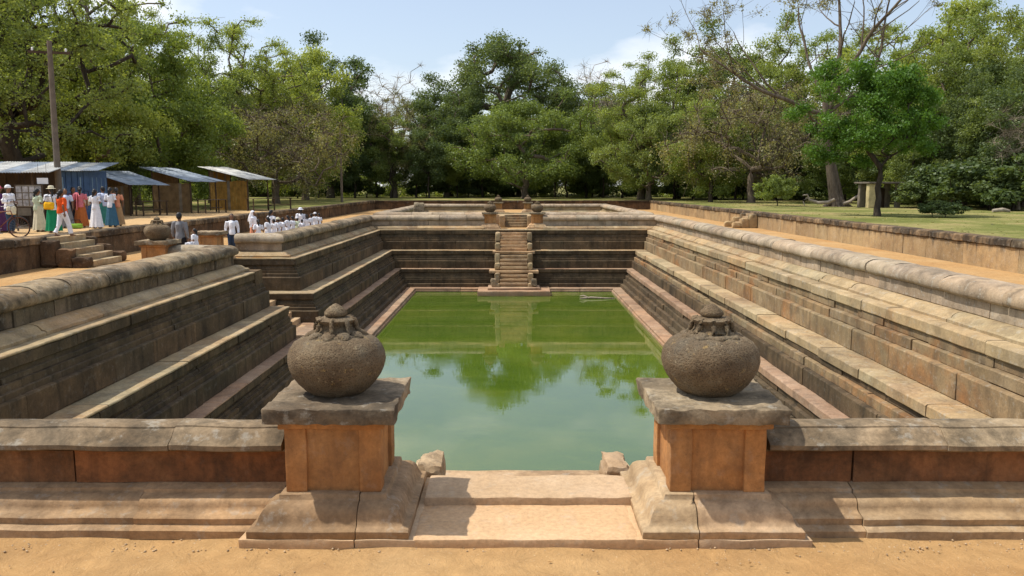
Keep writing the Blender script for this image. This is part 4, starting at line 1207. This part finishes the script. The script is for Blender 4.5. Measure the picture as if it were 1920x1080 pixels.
def blue_shed():
    x, y, w, d, hgt = -22.75, 41.0, 3.2, 3.0, 2.4
    e = empty('board_shed', (x, y, TZ), R(12)); tag(e, 'blue board shed with tin roof behind the utility pole', 'shed')
    bw = 0.25
    for (p0, p1, nm) in (((-w / 2, -d / 2), (w / 2, -d / 2), 'f'), ((w / 2, -d / 2), (w / 2, d / 2), 'r'), ((-w / 2, d / 2), (w / 2, d / 2), 'b'), ((-w / 2, -d / 2), (-w / 2, d / 2), 'l')):
        p0 = Vector(p0); p1 = Vector(p1); L = (p1 - p0).length; n = int(L / bw); a = math.atan2(p1.y - p0.y, p1.x - p0.x)
        for i in range(n):
            q = p0.lerp(p1, (i + 0.5) / n)
            m = MB(); m.box((q.x, q.y, hgt / 2), (bw - 0.01, 0.025, hgt), a); m.build('board', M['blue'], e)
            if nm in 'fr' and i % 3 == 1:
                b = MB(); out = Vector((math.sin(a), -math.cos(a))) * 0.025
                b.box((q.x + out.x, q.y + out.y, hgt * 0.46), (0.05, 0.02, hgt * 0.8), a); b.build('batten', M['blue_pale'], e)
    ns = 6; sw = (w + 1.0) / ns
    for i in range(ns):
        roof_sheet('roof_sheet', sw + 0.06, d + 1.1, M['tin_blue' if i % 2 else 'tin'], e, (-(w + 1.0) / 2 + sw * (i + .5), 0, hgt + 0.22 + 0.01 * (i % 2)), rx=R(7))
blue_shed()

def dark_stall():
    e = empty('market_stall', (-21.2, 32.6, TZ), R(12)); tag(e, 'dark open stall with poster boards at the left edge', 'stall', 'open market stalls on the terrace')
    w, d, h1, h2 = 4.2, 2.6, 2.15, 2.5
    for px in (-w / 2, 0.2, w / 2):
        for py, hh in ((-d / 2, h1), (d / 2, h2)):
            m = MB(); m.tube([(px, py, -0.1), (px, py, hh)], 0.05, 7); m.build('post', M['wood_dark'], e, 60)
    for i in range(6):
        roof_sheet('roof_sheet', 0.95, d + 1.2, M['tin' if i % 2 else 'tin_blue'], e, (-w / 2 + 0.9 * i, 0, (h1 + h2) / 2 + 0.08 + 0.012 * (i % 2)), rx=math.atan2(h2 - h1, d))
    for i in range(18):
        m = MB(); m.box((-w / 2 + 0.12 + 0.233 * i, d / 2, 1.2), (0.225, 0.02, 2.4)); m.build('plank', M['wood_dark'], e)
    m = MB(); m.box((0, -0.5, 0.8), (w - 0.4, 0.9, 0.05)); m.build('counter', M['wood_dark'], e)
    for px in (-1.8, 1.8):
        m = MB(); m.box((px, -0.5, 0.39), (0.08, 0.8, 0.77)); m.build('counter_leg', M['wood_dark'], e)
    m = MB(); m.box((0, -0.94, 0.62), (w - 0.5, 0.02, 0.3)); m.build('counter_front', M['wood_grey'], e)
dark_stall()
# poster rack and small hanging board
e = empty('poster_rack', (-17.75, 29.6, TZ), R(12)); tag(e, 'rack of small grey prints standing before the dark stall', 'rack')
for px in (-0.45, 0.45):
    m = MB(); m.box((px, 0, 0.85), (0.05, 0.05, 1.7)); m.build('leg', M['wood_dark'], e)
m = MB(); m.box((0, 0, 1.28), (0.9, 0.03, 0.8)); m.build('board', M['wood_grey'], e)
for i in range(4):
    for j in range(3):
        m = MB(); m.box((-0.33 + 0.22 * i, -0.024, 1.02 + 0.25 * j), (0.18, 0.01, 0.21)); m.build('print', M['paper'], e)
e = empty('sign_board', (-17.45, 30.0, TZ + 1.85), R(8)); tag(e, 'small blank white board hanging at the dark stall', 'sign')
m = MB(); m.box((0, 0, -0.02), (0.38, 0.02, 0.22)); m.build('board', M['white'], e)
for px in (-0.14, 0.14):
    m = MB(); m.tube([(px, 0, 0.08), (px, 0.02, 0.62)], 0.006, 5); m.build('string', M['wood_dark'], e)

# ---- utility poles
def pole(label, x, y, h, r, arm=True):
    e = empty('utility_pole', (x, y, TZ)); tag(e, label, 'pole', 'utility poles')
    m = MB(); m.tube([(0, 0, -0.3), (0, 0, h * 0.5), (0.03, 0, h)], [r * 1.15, r, r * 0.8], 12); m.build('shaft', M['concrete'], e, 60)
    if arm:
        m = MB(); m.box((0, 0, h - 0.45), (1.5, 0.09, 0.09), 0.3); m.build('cross_arm', M['wood_dark'], e)
        for px in (-0.6, 0.6):
            m = MB(); m.lathe([(0.03, 0.0), (0.045, 0.03), (0.03, 0.06), (0.045, 0.09), (0.02, 0.13)], 10, (px * math.cos(.3), px * math.sin(.3), h - 0.40)); m.build('insulator', M['white'], e, 60)
pole('thick concrete utility pole in front of the blue shed', sx(117, 33), 33.0, 7.4, 0.115)
pole('thin utility pole on the left terrace near the far wall', sx(643, 79), 79.0, 7.6, 0.11, False)

# ---- ruined shelter, fallen branch, logs
e = empty('ruined_shelter', (sx(1645, 61), 61.0, TZ), R(6)); e.scale = (0.88, 0.88, 0.9); tag(e, 'small ruined plaster shelter with thin slab roof behind the vivid tree', 'shelter')
for (cx, cy, w_, d_) in ((-1.15, -0.7, 0.75, 0.5), (1.2, -0.7, 0.35, 0.4), (-1.15, 0.9, 0.5, 0.4), (1.2, 0.9, 0.4, 0.4)):
    rough_box('pier', (cx, cy, 1.0), (w_, d_, 2.0), M['plaster' if cx < 0 and cy < 0 else 'wood_grey'], e, 0.03, 0.3, 0.04, 2.0)
rough_box('roof_slab', (0, 0.1, 2.07), (3.3, 2.5, 0.13), M['concrete'], e, 0.02, 0.3, 0.02)
rough_box('back_wall', (0, 1.05, 0.8), (2.2, 0.2, 1.6), M['wood_dark'], e, 0.03, 0.3, 0.03)
m = MB(); m.tube([(0, 0, 0.9), (0.35, 0.1, 0.95), (0.55, 0.1, 0.55), (1.2, 0.0, 0.32), (2.0, 0.1, 0.35), (2.5, 0, 0.6)], [0.05, 0.08, 0.10, 0.13, 0.14, 0.12], 8)
m.tube([(0.45, 0.1, 0.75), (0.1, 0.2, 0.45), (0.2, 0.1, 0.1)], [0.08, 0.06, 0.04], 7)
o = m.build('fallen_branch', M['deadwood'], None, 70); o.location = (sx(1502, 63), 63.0, TZ); tag(o, 'pale crooked fallen branch left of the half-bare tree', 'branch', 'dead wood on the lawn')
m = MB(); m.tube([(0, 0, 0.25), (0.5, 0, 0.4), (1.0, 0.1, 0.75), (1.3, 0.1, 0.85)], [0.10, 0.13, 0.12, 0.09], 8)
o = m.build('fallen_branch', M['deadwood'], None, 70); o.location = (sx(1578, 63), 63.0, TZ); tag(o, 'short pale branch between the half-bare tree and the shelter', 'branch', 'dead wood on the lawn')
m = MB(); m.tube([(-0.6, 0, 0.12), (0, 0, 0.18), (0.5, 0.1, 0.1)], [0.10, 0.13, 0.08], 8)
o = m.build('log', M['deadwood'], None, 70); o.location = (sx(1885, 49), 49.5, TZ); tag(o, 'short pale log on the lawn near the right edge', 'log', 'dead wood on the lawn')
# floating twigs near the right end of the far plinth
m = MB(); m.tube([(-0.5, 0, 0.03), (0.1, 0.05, 0.07), (0.8, 0, 0.04), (1.4, 0.1, 0.02)], [0.03, 0.06, 0.05, 0.02], 6); m.tube([(0, 0, 0.05), (-0.3, 0.1, 0.16), (-0.5, 0.1, 0.14)], [0.04, 0.05, 0.02], 6)
o = m.build('floating_branch', M['deadwood'], None, 70); o.location = (sx(1104, 43.0), 42.4, WATER); tag(o, 'small dead branch floating right of the far stair', 'branch')

# ================================================================== PEOPLE
def voxel(mb, name, size, smooth=4):
    """weld overlapping limbs into one continuous skin"""
    me = mb.me(name)
    o = bpy.data.objects.new(name, me); COL.objects.link(o)
    r = o.modifiers.new('r', 'REMESH'); r.mode = 'VOXEL'; r.voxel_size = size
    s = o.modifiers.new('s', 'SMOOTH'); s.iterations = smooth; s.factor = 0.5
    dg = bpy.context.evaluated_depsgraph_get()
    out = bpy.data.meshes.new_from_object(o.evaluated_get(dg))
    out.name = name
    bpy.data.objects.remove(o); bpy.data.meshes.remove(me)
    out.materials.clear(); out.shade_smooth()
    return out

def figure(pose):
    """a 1.65 m figure facing -Y: joints first, then body and clothes over the same joints"""
    P = {}
    sp = dict(stand=(0.07, 0.07), bent=(0.07, 0.07), walk=(0.07, 0.07))[pose]
    fy = dict(stand=(0.02, -0.03), bent=(-0.03, 0.03), walk=(-0.22, 0.24))[pose]
    hip = [(-0.09, 0, 0.86), (0.09, 0, 0.86)]
    ank = [(-0.10, fy[0], 0.07), (0.10, fy[1], 0.07 if pose != 'walk' else 0.11)]
    knee = [((hip[i][0] + ank[i][0]) / 2, (hip[i][1] + ank[i][1]) / 2 - 0.035, 0.46) for i in (0, 1)]
    sh = [(-0.175, 0, 1.34), (0.175, 0, 1.34)]
    if pose == 'bent':
        el = [(-0.245, 0.05, 1.09), (0.245, 0.03, 1.08)]; wr = [(-0.10, -0.20, 1.10), (0.12, -0.20, 1.06)]
    elif pose == 'walk':
        el = [(-0.235, 0.10, 1.08), (0.235, -0.06, 1.08)]; wr = [(-0.225, 0.06, 0.85), (0.225, -0.20, 0.90)]
    else:
        el = [(-0.24, 0.03, 1.07), (0.24, 0.02, 1.07)]; wr = [(-0.235, -0.05, 0.84), (0.24, -0.06, 0.84)]
    b = MB()
    b.tube([(0, 0, 0.80), (0, 0, 0.90), (0, -0.005, 1.03), (0, -0.01, 1.18), (0, 0, 1.30), (0, 0.01, 1.37)], [(0.13, 0.10), (0.165, 0.115), (0.13, 0.09), (0.155, 0.105), (0.165, 0.095), (0.07, 0.06)], 16)
    b.tube([(0, 0.01, 1.33), (0, 0.0, 1.46)], 0.052, 12)
    b.ball((0, -0.012, 1.545), (0.074, 0.092, 0.108), 18, 14)
    b.ball((0, -0.03, 1.475), (0.05, 0.055, 0.045), 12, 8)
    b.tube([(0, -0.098, 1.565), (0, -0.122, 1.53), (0, -0.10, 1.522)], [0.010, 0.016, 0.013], 8)
    for s in (-1, 1): b.ball((s * 0.076, 0.0, 1.54), (0.012, 0.02, 0.03), 8, 6)
    for i in (0, 1):
        b.tube([hip[i], knee[i], (knee[i][0] * .6 + ank[i][0] * .4, knee[i][1] * .6 + ank[i][1] * .4 + 0.02, knee[i][2] * .6 + ank[i][2] * .4), ank[i]], [0.088, 0.055, 0.052, 0.036], 12)
        a = ank[i]
        b.tube([(a[0], a[1] + 0.05, 0.04), (a[0], a[1] - 0.06, 0.04), (a[0] * 1.1, a[1] - 0.16, 0.026)], [(0.035, 0.04), (0.042, 0.034), (0.038, 0.018)], 10)
        b.tube([(sh[i][0] * .8, 0, 1.33), sh[i], el[i], wr[i]], [0.06, 0.055, 0.040, 0.026], 12)
        d = (Vector(wr[i]) - Vector(el[i])).normalized()
        q = Vector(wr[i]) + d * 0.045
        b.tube([wr[i], q, q + d * 0.04], [(0.024, 0.02), (0.034, 0.018), (0.034, 0.014)], 10)
    body = voxel(b, 'body', 0.0165, 3)
    # five fingers on each hand, added to the same mesh
    fb = MB()
    for i in (0, 1):
        d = (Vector(wr[i]) - Vector(el[i])).normalized(); q = Vector(wr[i]) + d * 0.08
        side = d.cross(Vector((1, 0, 0))).normalized(); inw = Vector((1 if i == 0 else -1, 0, 0))
        for k, L in enumerate((0.062, 0.075, 0.08, 0.07)):
            o0 = q + side * (-0.026 + 0.0175 * k)
            fb.tube([o0 - d * 0.02, o0 + d * L * 0.5 + inw * 0.006, o0 + d * L + inw * 0.03], [0.0085, 0.008, 0.006], 6)
        o0 = Vector(wr[i]) + d * 0.03 - side * 0.028
        fb.tube([o0, o0 - side * 0.022 + d * 0.025, o0 - side * 0.025 + d * 0.06 + inw * 0.012], [0.011, 0.010, 0.007], 6)
    bm = bmesh.new(); bm.from_mesh(body); tmp = fb.me('f'); bm.from_mesh(tmp); bm.to_mesh(body); bm.free(); body.shade_smooth()
    P['body'] = body
    e_ = MB()
    for s in (-1, 1): e_.ball((s * 0.030, -0.094, 1.553), (0.012, 0.008, 0.007), 8, 6)
    P['eyes'] = e_.me('eyes', 60)
    # shirt
    t = MB()
    t.tube([(0, 0, 0.82), (0, 0, 0.92), (0, -0.005, 1.05), (0, -0.01, 1.18), (0, 0, 1.30), (0, 0.01, 1.385)], [(0.19, 0.135), (0.185, 0.132), (0.155, 0.115), (0.175, 0.125), (0.182, 0.112), (0.085, 0.075)], 18)
    for i in (0, 1):
        m_ = Vector(sh[i]).lerp(Vector(el[i]), 0.82)
        t.tube([(sh[i][0] * .75, 0, 1.33), sh[i], tuple(m_)], [0.075, 0.075, 0.066], 12)
    P['shirt'] = voxel(t, 'shirt', 0.02, 3)
    # long-sleeved
    for i in (0, 1):
        m2 = Vector(el[i]).lerp(Vector(wr[i]), 0.85)
        t.tube([tuple(Vector(sh[i]).lerp(Vector(el[i]), 0.7)), el[i], tuple(m2)], [0.064, 0.056, 0.045], 12)
    P['long_shirt'] = voxel(t, 'shirt', 0.02, 3)
    # trousers
    t = MB()
    t.tube([(0, 0, 0.80), (0, 0, 0.95)], [(0.165, 0.125), (0.175, 0.125)], 16)
    for i in (0, 1):
        a = ank[i]
        t.tube([hip[i], knee[i], (a[0], a[1] + 0.01, a[2] + 0.02)], [0.108, 0.083, 0.078], 14)
    P['trousers'] = voxel(t, 'trousers', 0.02, 2)
    # skirts: folds that open towards the hem
    def skirt(z0, z1, r0, r1, waves, name):
        v = []; f = []; n = 56; m_ = 12
        for j in range(m_ + 1):
            a = j / m_; z = z0 + (z1 - z0) * a
            for k in range(n):
                th = 2 * math.pi * k / n
                r = (r0 + (r1 - r0) * a ** 0.9) * (1 + 0.085 * a * math.sin(waves * th + 1.5 * a) + 0.03 * a * math.sin(2.3 * waves * th))
                yy = 0.78 + 0.10 * a
                v.append((r * math.cos(th), r * math.sin(th) * yy + (fy[0] + fy[1]) * 0.2 * a, z + 0.012 * a * math.sin(waves * th)))
        for j in range(m_):
            for k in range(n): f.append((j * n + k, j * n + (k + 1) % n, (j + 1) * n + (k + 1) % n, (j + 1) * n + k))
        f.append(tuple(range(n)))
        return mesh(name, v, f, 80)
    P['long_skirt'] = skirt(1.0, 0.07, 0.15, 0.27, 9, 'skirt')
    P['skirt'] = skirt(1.0, 0.42, 0.15, 0.27, 10, 'skirt')
    # cloth thrown over one shoulder
    t = MB()
    t.tube([(-0.16, -0.10, 0.98), (-0.05, -0.135, 1.12), (0.08, -0.125, 1.27), (0.13, -0.02, 1.405), (0.12, 0.11, 1.28), (0.13, 0.14, 1.0), (0.14, 0.15, 0.72)], [(0.07, 0.014)] * 3 + [(0.065, 0.02)] + [(0.08, 0.014)] * 3, 12)
    P['shawl'] = t.me('shawl', 70)
    # hair
    t = MB(); t.ball((0, 0.012, 1.572), (0.083, 0.094, 0.100), 16, 12); t.ball((0, 0.05, 1.53), (0.075, 0.06, 0.085), 14, 10)
    for s in (-1, 1): t.ball((s * 0.066, 0.01, 1.56), (0.02, 0.05, 0.05), 10, 8)
    def cutface(me):
        bm = bmesh.new(); bm.from_mesh(me)
        bmesh.ops.delete(bm, geom=[v for v in bm.verts if v.co.y < -0.052 and v.co.z < 1.607], context='VERTS')
        bm.to_mesh(me); bm.free(); return me
    P['short_hair'] = cutface(voxel(t, 'hair', 0.013, 1))
    t.ball((0, 0.115, 1.53), (0.05, 0.045, 0.05), 12, 9); t.tube([(0, 0.08, 1.52), (0.01, 0.11, 1.42), (0.015, 0.12, 1.30), (0.01, 0.12, 1.18)], [0.045, 0.04, 0.03, 0.016], 10)
    P['long_hair'] = cutface(voxel(t, 'hair', 0.013, 1))
    t = MB(); t.ball((0, 0.02, 1.565), (0.105, 0.115, 0.118), 16, 12); t.tube([(0, 0.05, 1.52), (0, 0.08, 1.42), (0, 0.08, 1.28), (0, 0.09, 1.12)], [(0.10, 0.09), (0.13, 0.09), (0.19, 0.09), (0.20, 0.06)], 16)
    P['head_cloth'] = cutface(voxel(t, 'head_cloth', 0.016, 2))
    t = MB(); t.lathe([(0.165, 1.585), (0.168, 1.592), (0.10, 1.605), (0.098, 1.65), (0.085, 1.685), (0.05, 1.70), (0.005, 1.703)], 28, (0, 0.005, 0)); P['hat'] = t.me('hat', 50)
    t = MB(); t.lathe([(0.097, 1.575), (0.10, 1.60), (0.092, 1.645), (0.065, 1.675), (0.03, 1.688), (0.004, 1.69)], 24, (0, 0.0, 0)); t.box((0, -0.12, 1.59), (0.13, 0.10, 0.012)); P['cap'] = t.me('cap', 50)
    return P
FIG = {p: figure(p) for p in ('stand', 'bent', 'walk')}

def person(label, x, y, z, height, rz, pose, parts, group):
    """parts: list of (garment, material key); body, eyes always"""
    s = height / 1.66
    e = empty('person', (x, y, z), rz); e.scale = (s, s, s)
    tag(e, label, 'person', group)
    for nm, mk in [('body', 'skin'), ('eyes', 'eye')] + parts:
        me = FIG[pose][nm]
        o = bpy.data.objects.new({'long_shirt': 'shirt', 'long_skirt': 'skirt', 'short_hair': 'hair', 'long_hair': 'hair'}.get(nm, nm), me)
        COL.objects.link(o); o.parent = e; use_mat(o, M[mk])
    return e
G1 = 'visitors on the left terrace'
def on(px, y): return sx(px, y)
person('person in dark purple clothes and pink cap at the left edge', on(4, 28.5), 28.5, TZ, 1.64, R(100), 'stand', [('long_shirt', 'c_purple'), ('long_skirt', 'c_purple'), ('short_hair', 'hair'), ('cap', 'c_pink')], G1)
person('person in white shirt, dark trousers and white cap beside the bicycle', on(22, 28.0), 28.0, TZ, 1.66, R(80), 'bent', [('long_shirt', 'c_white'), ('trousers', 'c_navy'), ('short_hair', 'hair'), ('cap', 'c_white')], G1)
person('person in pale green top and cream skirt facing the poster rack', on(76, 29.0), 29.0, TZ, 1.55, R(150), 'bent', [('shirt', 'c_palegreen'), ('long_skirt', 'c_cream'), ('long_hair', 'hair')], G1)
person('person in long green skirt and pale sun hat with a yellow bag', on(102, 28.4), 28.4, TZ, 1.62, R(-130), 'bent', [('shirt', 'c_white'), ('long_skirt', 'c_green'), ('long_hair', 'hair'), ('hat', 'c_cream')], G1)
person('person in bright orange shirt and white trousers at the top of the steps', on(120, 26.35), 26.35, TZ, 1.52, R(150), 'walk', [('shirt', 'c_orange'), ('trousers', 'c_white'), ('long_hair', 'hair')], G1)
person('person in dark maroon dress between the orange and the pink tops', on(143, 33.0), 33.0, TZ, 1.6, R(60), 'bent', [('shirt', 'c_maroon'), ('long_skirt', 'c_black'), ('long_hair', 'hair')], G1)
person('person in pink top and rust brown long skirt', on(155, 32.0), 32.0, TZ, 1.62, R(-150), 'stand', [('shirt', 'c_pink'), ('long_skirt', 'c_rust'), ('long_hair', 'hair'), ('shawl', 'c_pink')], G1)
person('person in white blouse and wide white skirt at the terrace edge', on(183, 31.2), 31.2, TZ, 1.52, R(170), 'bent', [('shirt', 'c_white'), ('long_skirt', 'c_white'), ('long_hair', 'hair')], G1)
person('person in white shirt and teal skirt behind the white skirted one', on(198, 33.6), 33.6, TZ, 1.62, R(-120), 'stand', [('shirt', 'c_skyblue'), ('long_skirt', 'c_teal'), ('short_hair', 'hair')], G1)
person('person in white top and dark blue skirt seen from behind', on(212, 32.4), 32.4, TZ, 1.58, R(175), 'bent', [('shirt', 'c_white'), ('long_skirt', 'c_denim'), ('long_hair', 'hair')], G1)
person('person in peach and tan draped dress, rightmost of the terrace group', on(223, 33.0), 33.0, TZ, 1.57, R(-140), 'stand', [('shirt', 'c_peach'), ('long_skirt', 'c_tan'), ('long_hair', 'hair'), ('shawl', 'c_peach')], G1)
person('person in lilac blouse and grey skirt behind the green skirted one', on(128, 31.5), 31.5, TZ, 1.55, R(30), 'stand', [('shirt', 'c_skyblue'), ('long_skirt', 'c_grey'), ('long_hair', 'hair')], G1)

G2 = 'visitors at the left side entrance'
person('person in grey waistcoat seen from behind at the side entrance pillar', on(338, 26.4), 26.4, 0.0, 1.72, R(175), 'stand', [('long_shirt', 'c_grey'), ('trousers', 'c_black'), ('short_hair', 'hair')], G2)
person('small child in white behind the waistcoated person', on(365, 27.2), 27.2, 0.0, 1.15, R(-90), 'bent', [('shirt', 'c_white'), ('skirt', 'c_white'), ('long_hair', 'hair')], G2)
person('small child in white frock in front of the bare pillar', on(354, 25.8), 25.8, 0.0, 0.95, R(60), 'stand', [('shirt', 'c_white'), ('skirt', 'c_white'), ('short_hair', 'hair')], G2)
person('person in white shirt standing alone right of the bare pillar', on(425, 29.6), 30.2, 0.0, 1.55, R(20), 'stand', [('long_shirt', 'c_white'), ('trousers', 'c_navy'), ('short_hair', 'hair')], G2)

G3 = 'schoolchildren in white along the parapet'
person('person in white head cloth and peach skirt behind the children', on(476, 35.2), 35.2, 0.0, 1.5, R(80), 'stand', [('long_shirt', 'c_white'), ('long_skirt', 'c_peach'), ('head_cloth', 'c_white')], G3)
person('tall dark-haired person in white near the front of the children', on(510, 35.0), 35.0, 0.0, 1.55, R(150), 'stand', [('shirt', 'c_white'), ('long_skirt', 'c_white'), ('long_hair', 'hair')], G3)
person('tall person in white with white hat among the children', on(565, 38.6), 38.6, 0.0, 1.52, R(-150), 'stand', [('shirt', 'c_white'), ('long_skirt', 'c_white'), ('long_hair', 'hair'), ('hat', 'c_white')], G3)
kids = [(485, 31.8, 1.28, 'dark-haired child in white leading the line of schoolchildren', 'long'), (503, 32.6, 1.34, 'taller child in white second in the line', 'long'), (514, 33.9, 1.2, 'child in white third in the line', 'short'),
        (522, 34.6, 1.22, 'child in white and straw hat fourth in the line', 'hat'), (531, 35.4, 1.2, 'child in white fifth in the line', 'short'), (540, 36.2, 1.26, 'child in white sixth in the line', 'long'),
        (549, 36.9, 1.2, 'child in white seventh in the line', 'short'), (558, 37.4, 1.14, 'child in white and pale green eighth in the line', 'cap'), (567, 37.2, 1.05, 'short child in white leaning over the parapet', 'short'),
        (576, 38.6, 1.22, 'child in white ninth in the line', 'long'), (584, 39.4, 1.22, 'child in white tenth in the line', 'short'), (592, 40.2, 1.26, 'child in white and white cap near the end of the line', 'cap'), (599, 41.0, 1.2, 'last child in white at the far end of the line', 'short')]
for i, (px, y, hgt, lab, kind) in enumerate(kids):
    pt = [('shirt', 'c_white' if i != 7 else 'c_palegreen'), ('skirt', 'c_white') if i % 2 == 0 else ('trousers', 'c_white')]
    pt.append(('long_hair', 'hair') if kind == 'long' else ('short_hair', 'hair'))
    if kind == 'hat': pt.append(('hat', 'c_cream'))
    if kind == 'cap': pt.append(('cap', 'c_white'))
    person(lab, on(px, y), y, 0.0, hgt, R(-150 + (i * 47) % 60), ('stand', 'bent', 'walk')[i % 3], pt, G3)

# bags
def bag(label, x, y, z, mat, w=0.36, hh=0.30):
    e = empty('shoulder_bag', (x, y, z), R(20)); tag(e, label, 'bag', 'bags of the visitors')
    rough_box('pouch', (0, 0, hh / 2), (w, 0.17, hh), M[mat], e, 0.03, 0.06, 0.07, 7.0, smooth=70)
    m = MB(); m.tube([(-w * 0.42, 0, hh * 0.9), (-w * 0.3, 0, hh * 1.7), (w * 0.3, 0, hh * 1.7), (w * 0.42, 0, hh * 0.9)], 0.014, 6); m.build('strap', M['c_black'], e, 60)
bag('yellow shoulder bag carried by the person in the green skirt', on(96, 28.2), 28.2, TZ + 0.82, 'c_yellow', 0.33, 0.27)
bag('cream bag carried by the person beside the bicycle', on(25, 27.75), 27.75, TZ + 0.66, 'c_cream', 0.30, 0.30)
bag('cream bag in the arms of the person in maroon', on(146, 31.6), 32.4, TZ + 0.86, 'c_cream', 0.30, 0.34)
bag('lime green bag on the ground beside the top of the steps', on(144, 31.0), 31.0, TZ, 'c_lime', 0.46, 0.2)

# bicycle
def bicycle():
    e = empty('bicycle', (on(39, 25.6), 25.55, TZ), R(186)); tag(e, 'old bicycle with thin dark tyres at the terrace edge', 'bicycle')
    def wheel(cx):
        w = empty('wheel', (cx, 0, 0.345)); w.parent = e
        n = 40
        for nm, Rr, r, mt in (('tyre', 0.33, 0.017, 'rubber'), ('rim', 0.31, 0.011, 'rust')):
            m = MB(); m.tube([(Rr * math.cos(2 * math.pi * k / n), 0, Rr * math.sin(2 * math.pi * k / n)) for k in range(n + 1)], r, 8, False); m.build(nm, M[mt], w, 60)
        m = MB()
        for k in range(20):
            a = 2 * math.pi * k / 20; m.tube([(0, 0, 0), (0.31 * math.cos(a), 0, 0.31 * math.sin(a))], 0.0018, 3, False)
        m.build('spokes', M['steel'], w)
        m = MB(); m.tube([(0, -0.05, 0), (0, 0.05, 0)], 0.022, 10); m.build('hub', M['steel'], w, 60)
    wheel(0.0); wheel(1.08)
    m = MB()
    bb_, st, hd, hl = (0.62, 0, 0.30), (0.78, 0, 0.80), (0.22, 0, 0.86), (0.17, 0, 0.70)
    for a, b in ((bb_, st), (st, hd), (hl, bb_), (hd, hl)): m.tube([a, b], 0.016, 8)
    for s in (-0.05, 0.05):
        m.tube([(bb_[0], s * .5, bb_[2]), (1.08, s, 0.345)], 0.009, 6); m.tube([(st[0], s * .5, st[2]), (1.08, s, 0.345)], 0.008, 6); m.tube([(hl[0], s * .6, hl[2]), (0.03, s, 0.45), (0, s, 0.345)], 0.010, 6)
    m.build('frame', M['rust'], e, 60)
    m = MB(); m.tube([(0.22, 0, 0.86), (0.20, 0, 1.0), (0.20, 0.24, 1.03), (0.36, 0.27, 1.0)], 0.011, 7); m.tube([(0.20, 0, 1.0), (0.20, -0.24, 1.03), (0.36, -0.27, 1.0)], 0.011, 7); m.build('handlebar', M['steel'], e, 60)
    m = MB(); m.tube([(0.68, 0, 0.93), (0.80, 0, 0.95), (0.92, 0, 0.95)], [(0.03, 0.02), (0.06, 0.03), (0.10, 0.03)], 12); m.tube([st, (0.80, 0, 0.94)], 0.012, 8); m.build('saddle', M['rubber'], e, 60)
    m = MB(); m.tube([(0.62, -0.07, 0.30), (0.62, -0.08, 0.14)], 0.009, 6); m.tube([(0.62, 0.07, 0.30), (0.62, 0.08, 0.46)], 0.009, 6); m.box((0.62, -0.13, 0.14), (0.08, 0.09, 0.02)); m.box((0.62, 0.13, 0.46), (0.08, 0.09, 0.02)); m.lathe([(0.09, -0.004), (0.09, 0.004)], 24, (0.62, 0, 0.30)); m.build('pedals', M['steel'], e, 60)
bicycle()

# ================================================================== SMALL THINGS ON THE GROUND
def scatter(name, label, n, area, mk, smin, smax, seed, flat=False, z=0.006):
    g = random.Random(seed); mb = MB()
    for i in range(n):
        x = g.uniform(area[0], area[1]); y = area[2] + (area[3] - area[2]) * g.random()
        s = g.uniform(smin, smax); a = g.uniform(0, 6.28)
        if flat:
            c, q = math.cos(a), math.sin(a)
            l, w = s, s * 0.42
            pts = [(-l, 0, g.uniform(0, .012)), (0, -w, 0.004), (l, 0, g.uniform(0, .018)), (0, w, 0.006)]
            mb.add([(x + p[0] * c - p[1] * q, y + p[0] * q + p[1] * c, z + p[2]) for p in pts], [(0, 1, 2), (0, 2, 3)])
        else:
            mb.ball((x, y, z + s * 0.25), (s, s * g.uniform(.6, .9), s * g.uniform(.45, .7)), 6, 4, a)
    o = mb.build(name, M[mk], None, 60); tag(o, label, name.replace('_', ' '), kind='stuff')
M['dryleaf'] = plain('dry_leaf', (0.28, 0.15, 0.05), 0.8, 0.4, 30)
M['pebble'] = plain('pebble', (0.42, 0.30, 0.18), 0.9, 0.3, 12)
scatter('dry_leaves', 'dry fallen leaves scattered on the sandy front path', 30, (-1.5, 4.5, 4.6, 5.45), 'dryleaf', 0.008, 0.022, 3, True, 0.012)
scatter('base_litter', 'small stones and crumbs of earth gathered along the front plinth', 320, (-4.6, 4.6, 5.42, 5.62), 'pebble', 0.004, 0.013, 14)
scatter('pebbles', 'small pebbles scattered on the sandy front path', 260, (-4.5, 4.5, 4.2, 5.6), 'pebble', 0.003, 0.010, 4)
scatter('ledge_leaves', 'dry leaves lying on the right hand ledge', 160, (X0 + 7.2, X0 + 7.75, 10, 24), 'dryleaf', 0.012, 0.03, 5, True, -1.155)
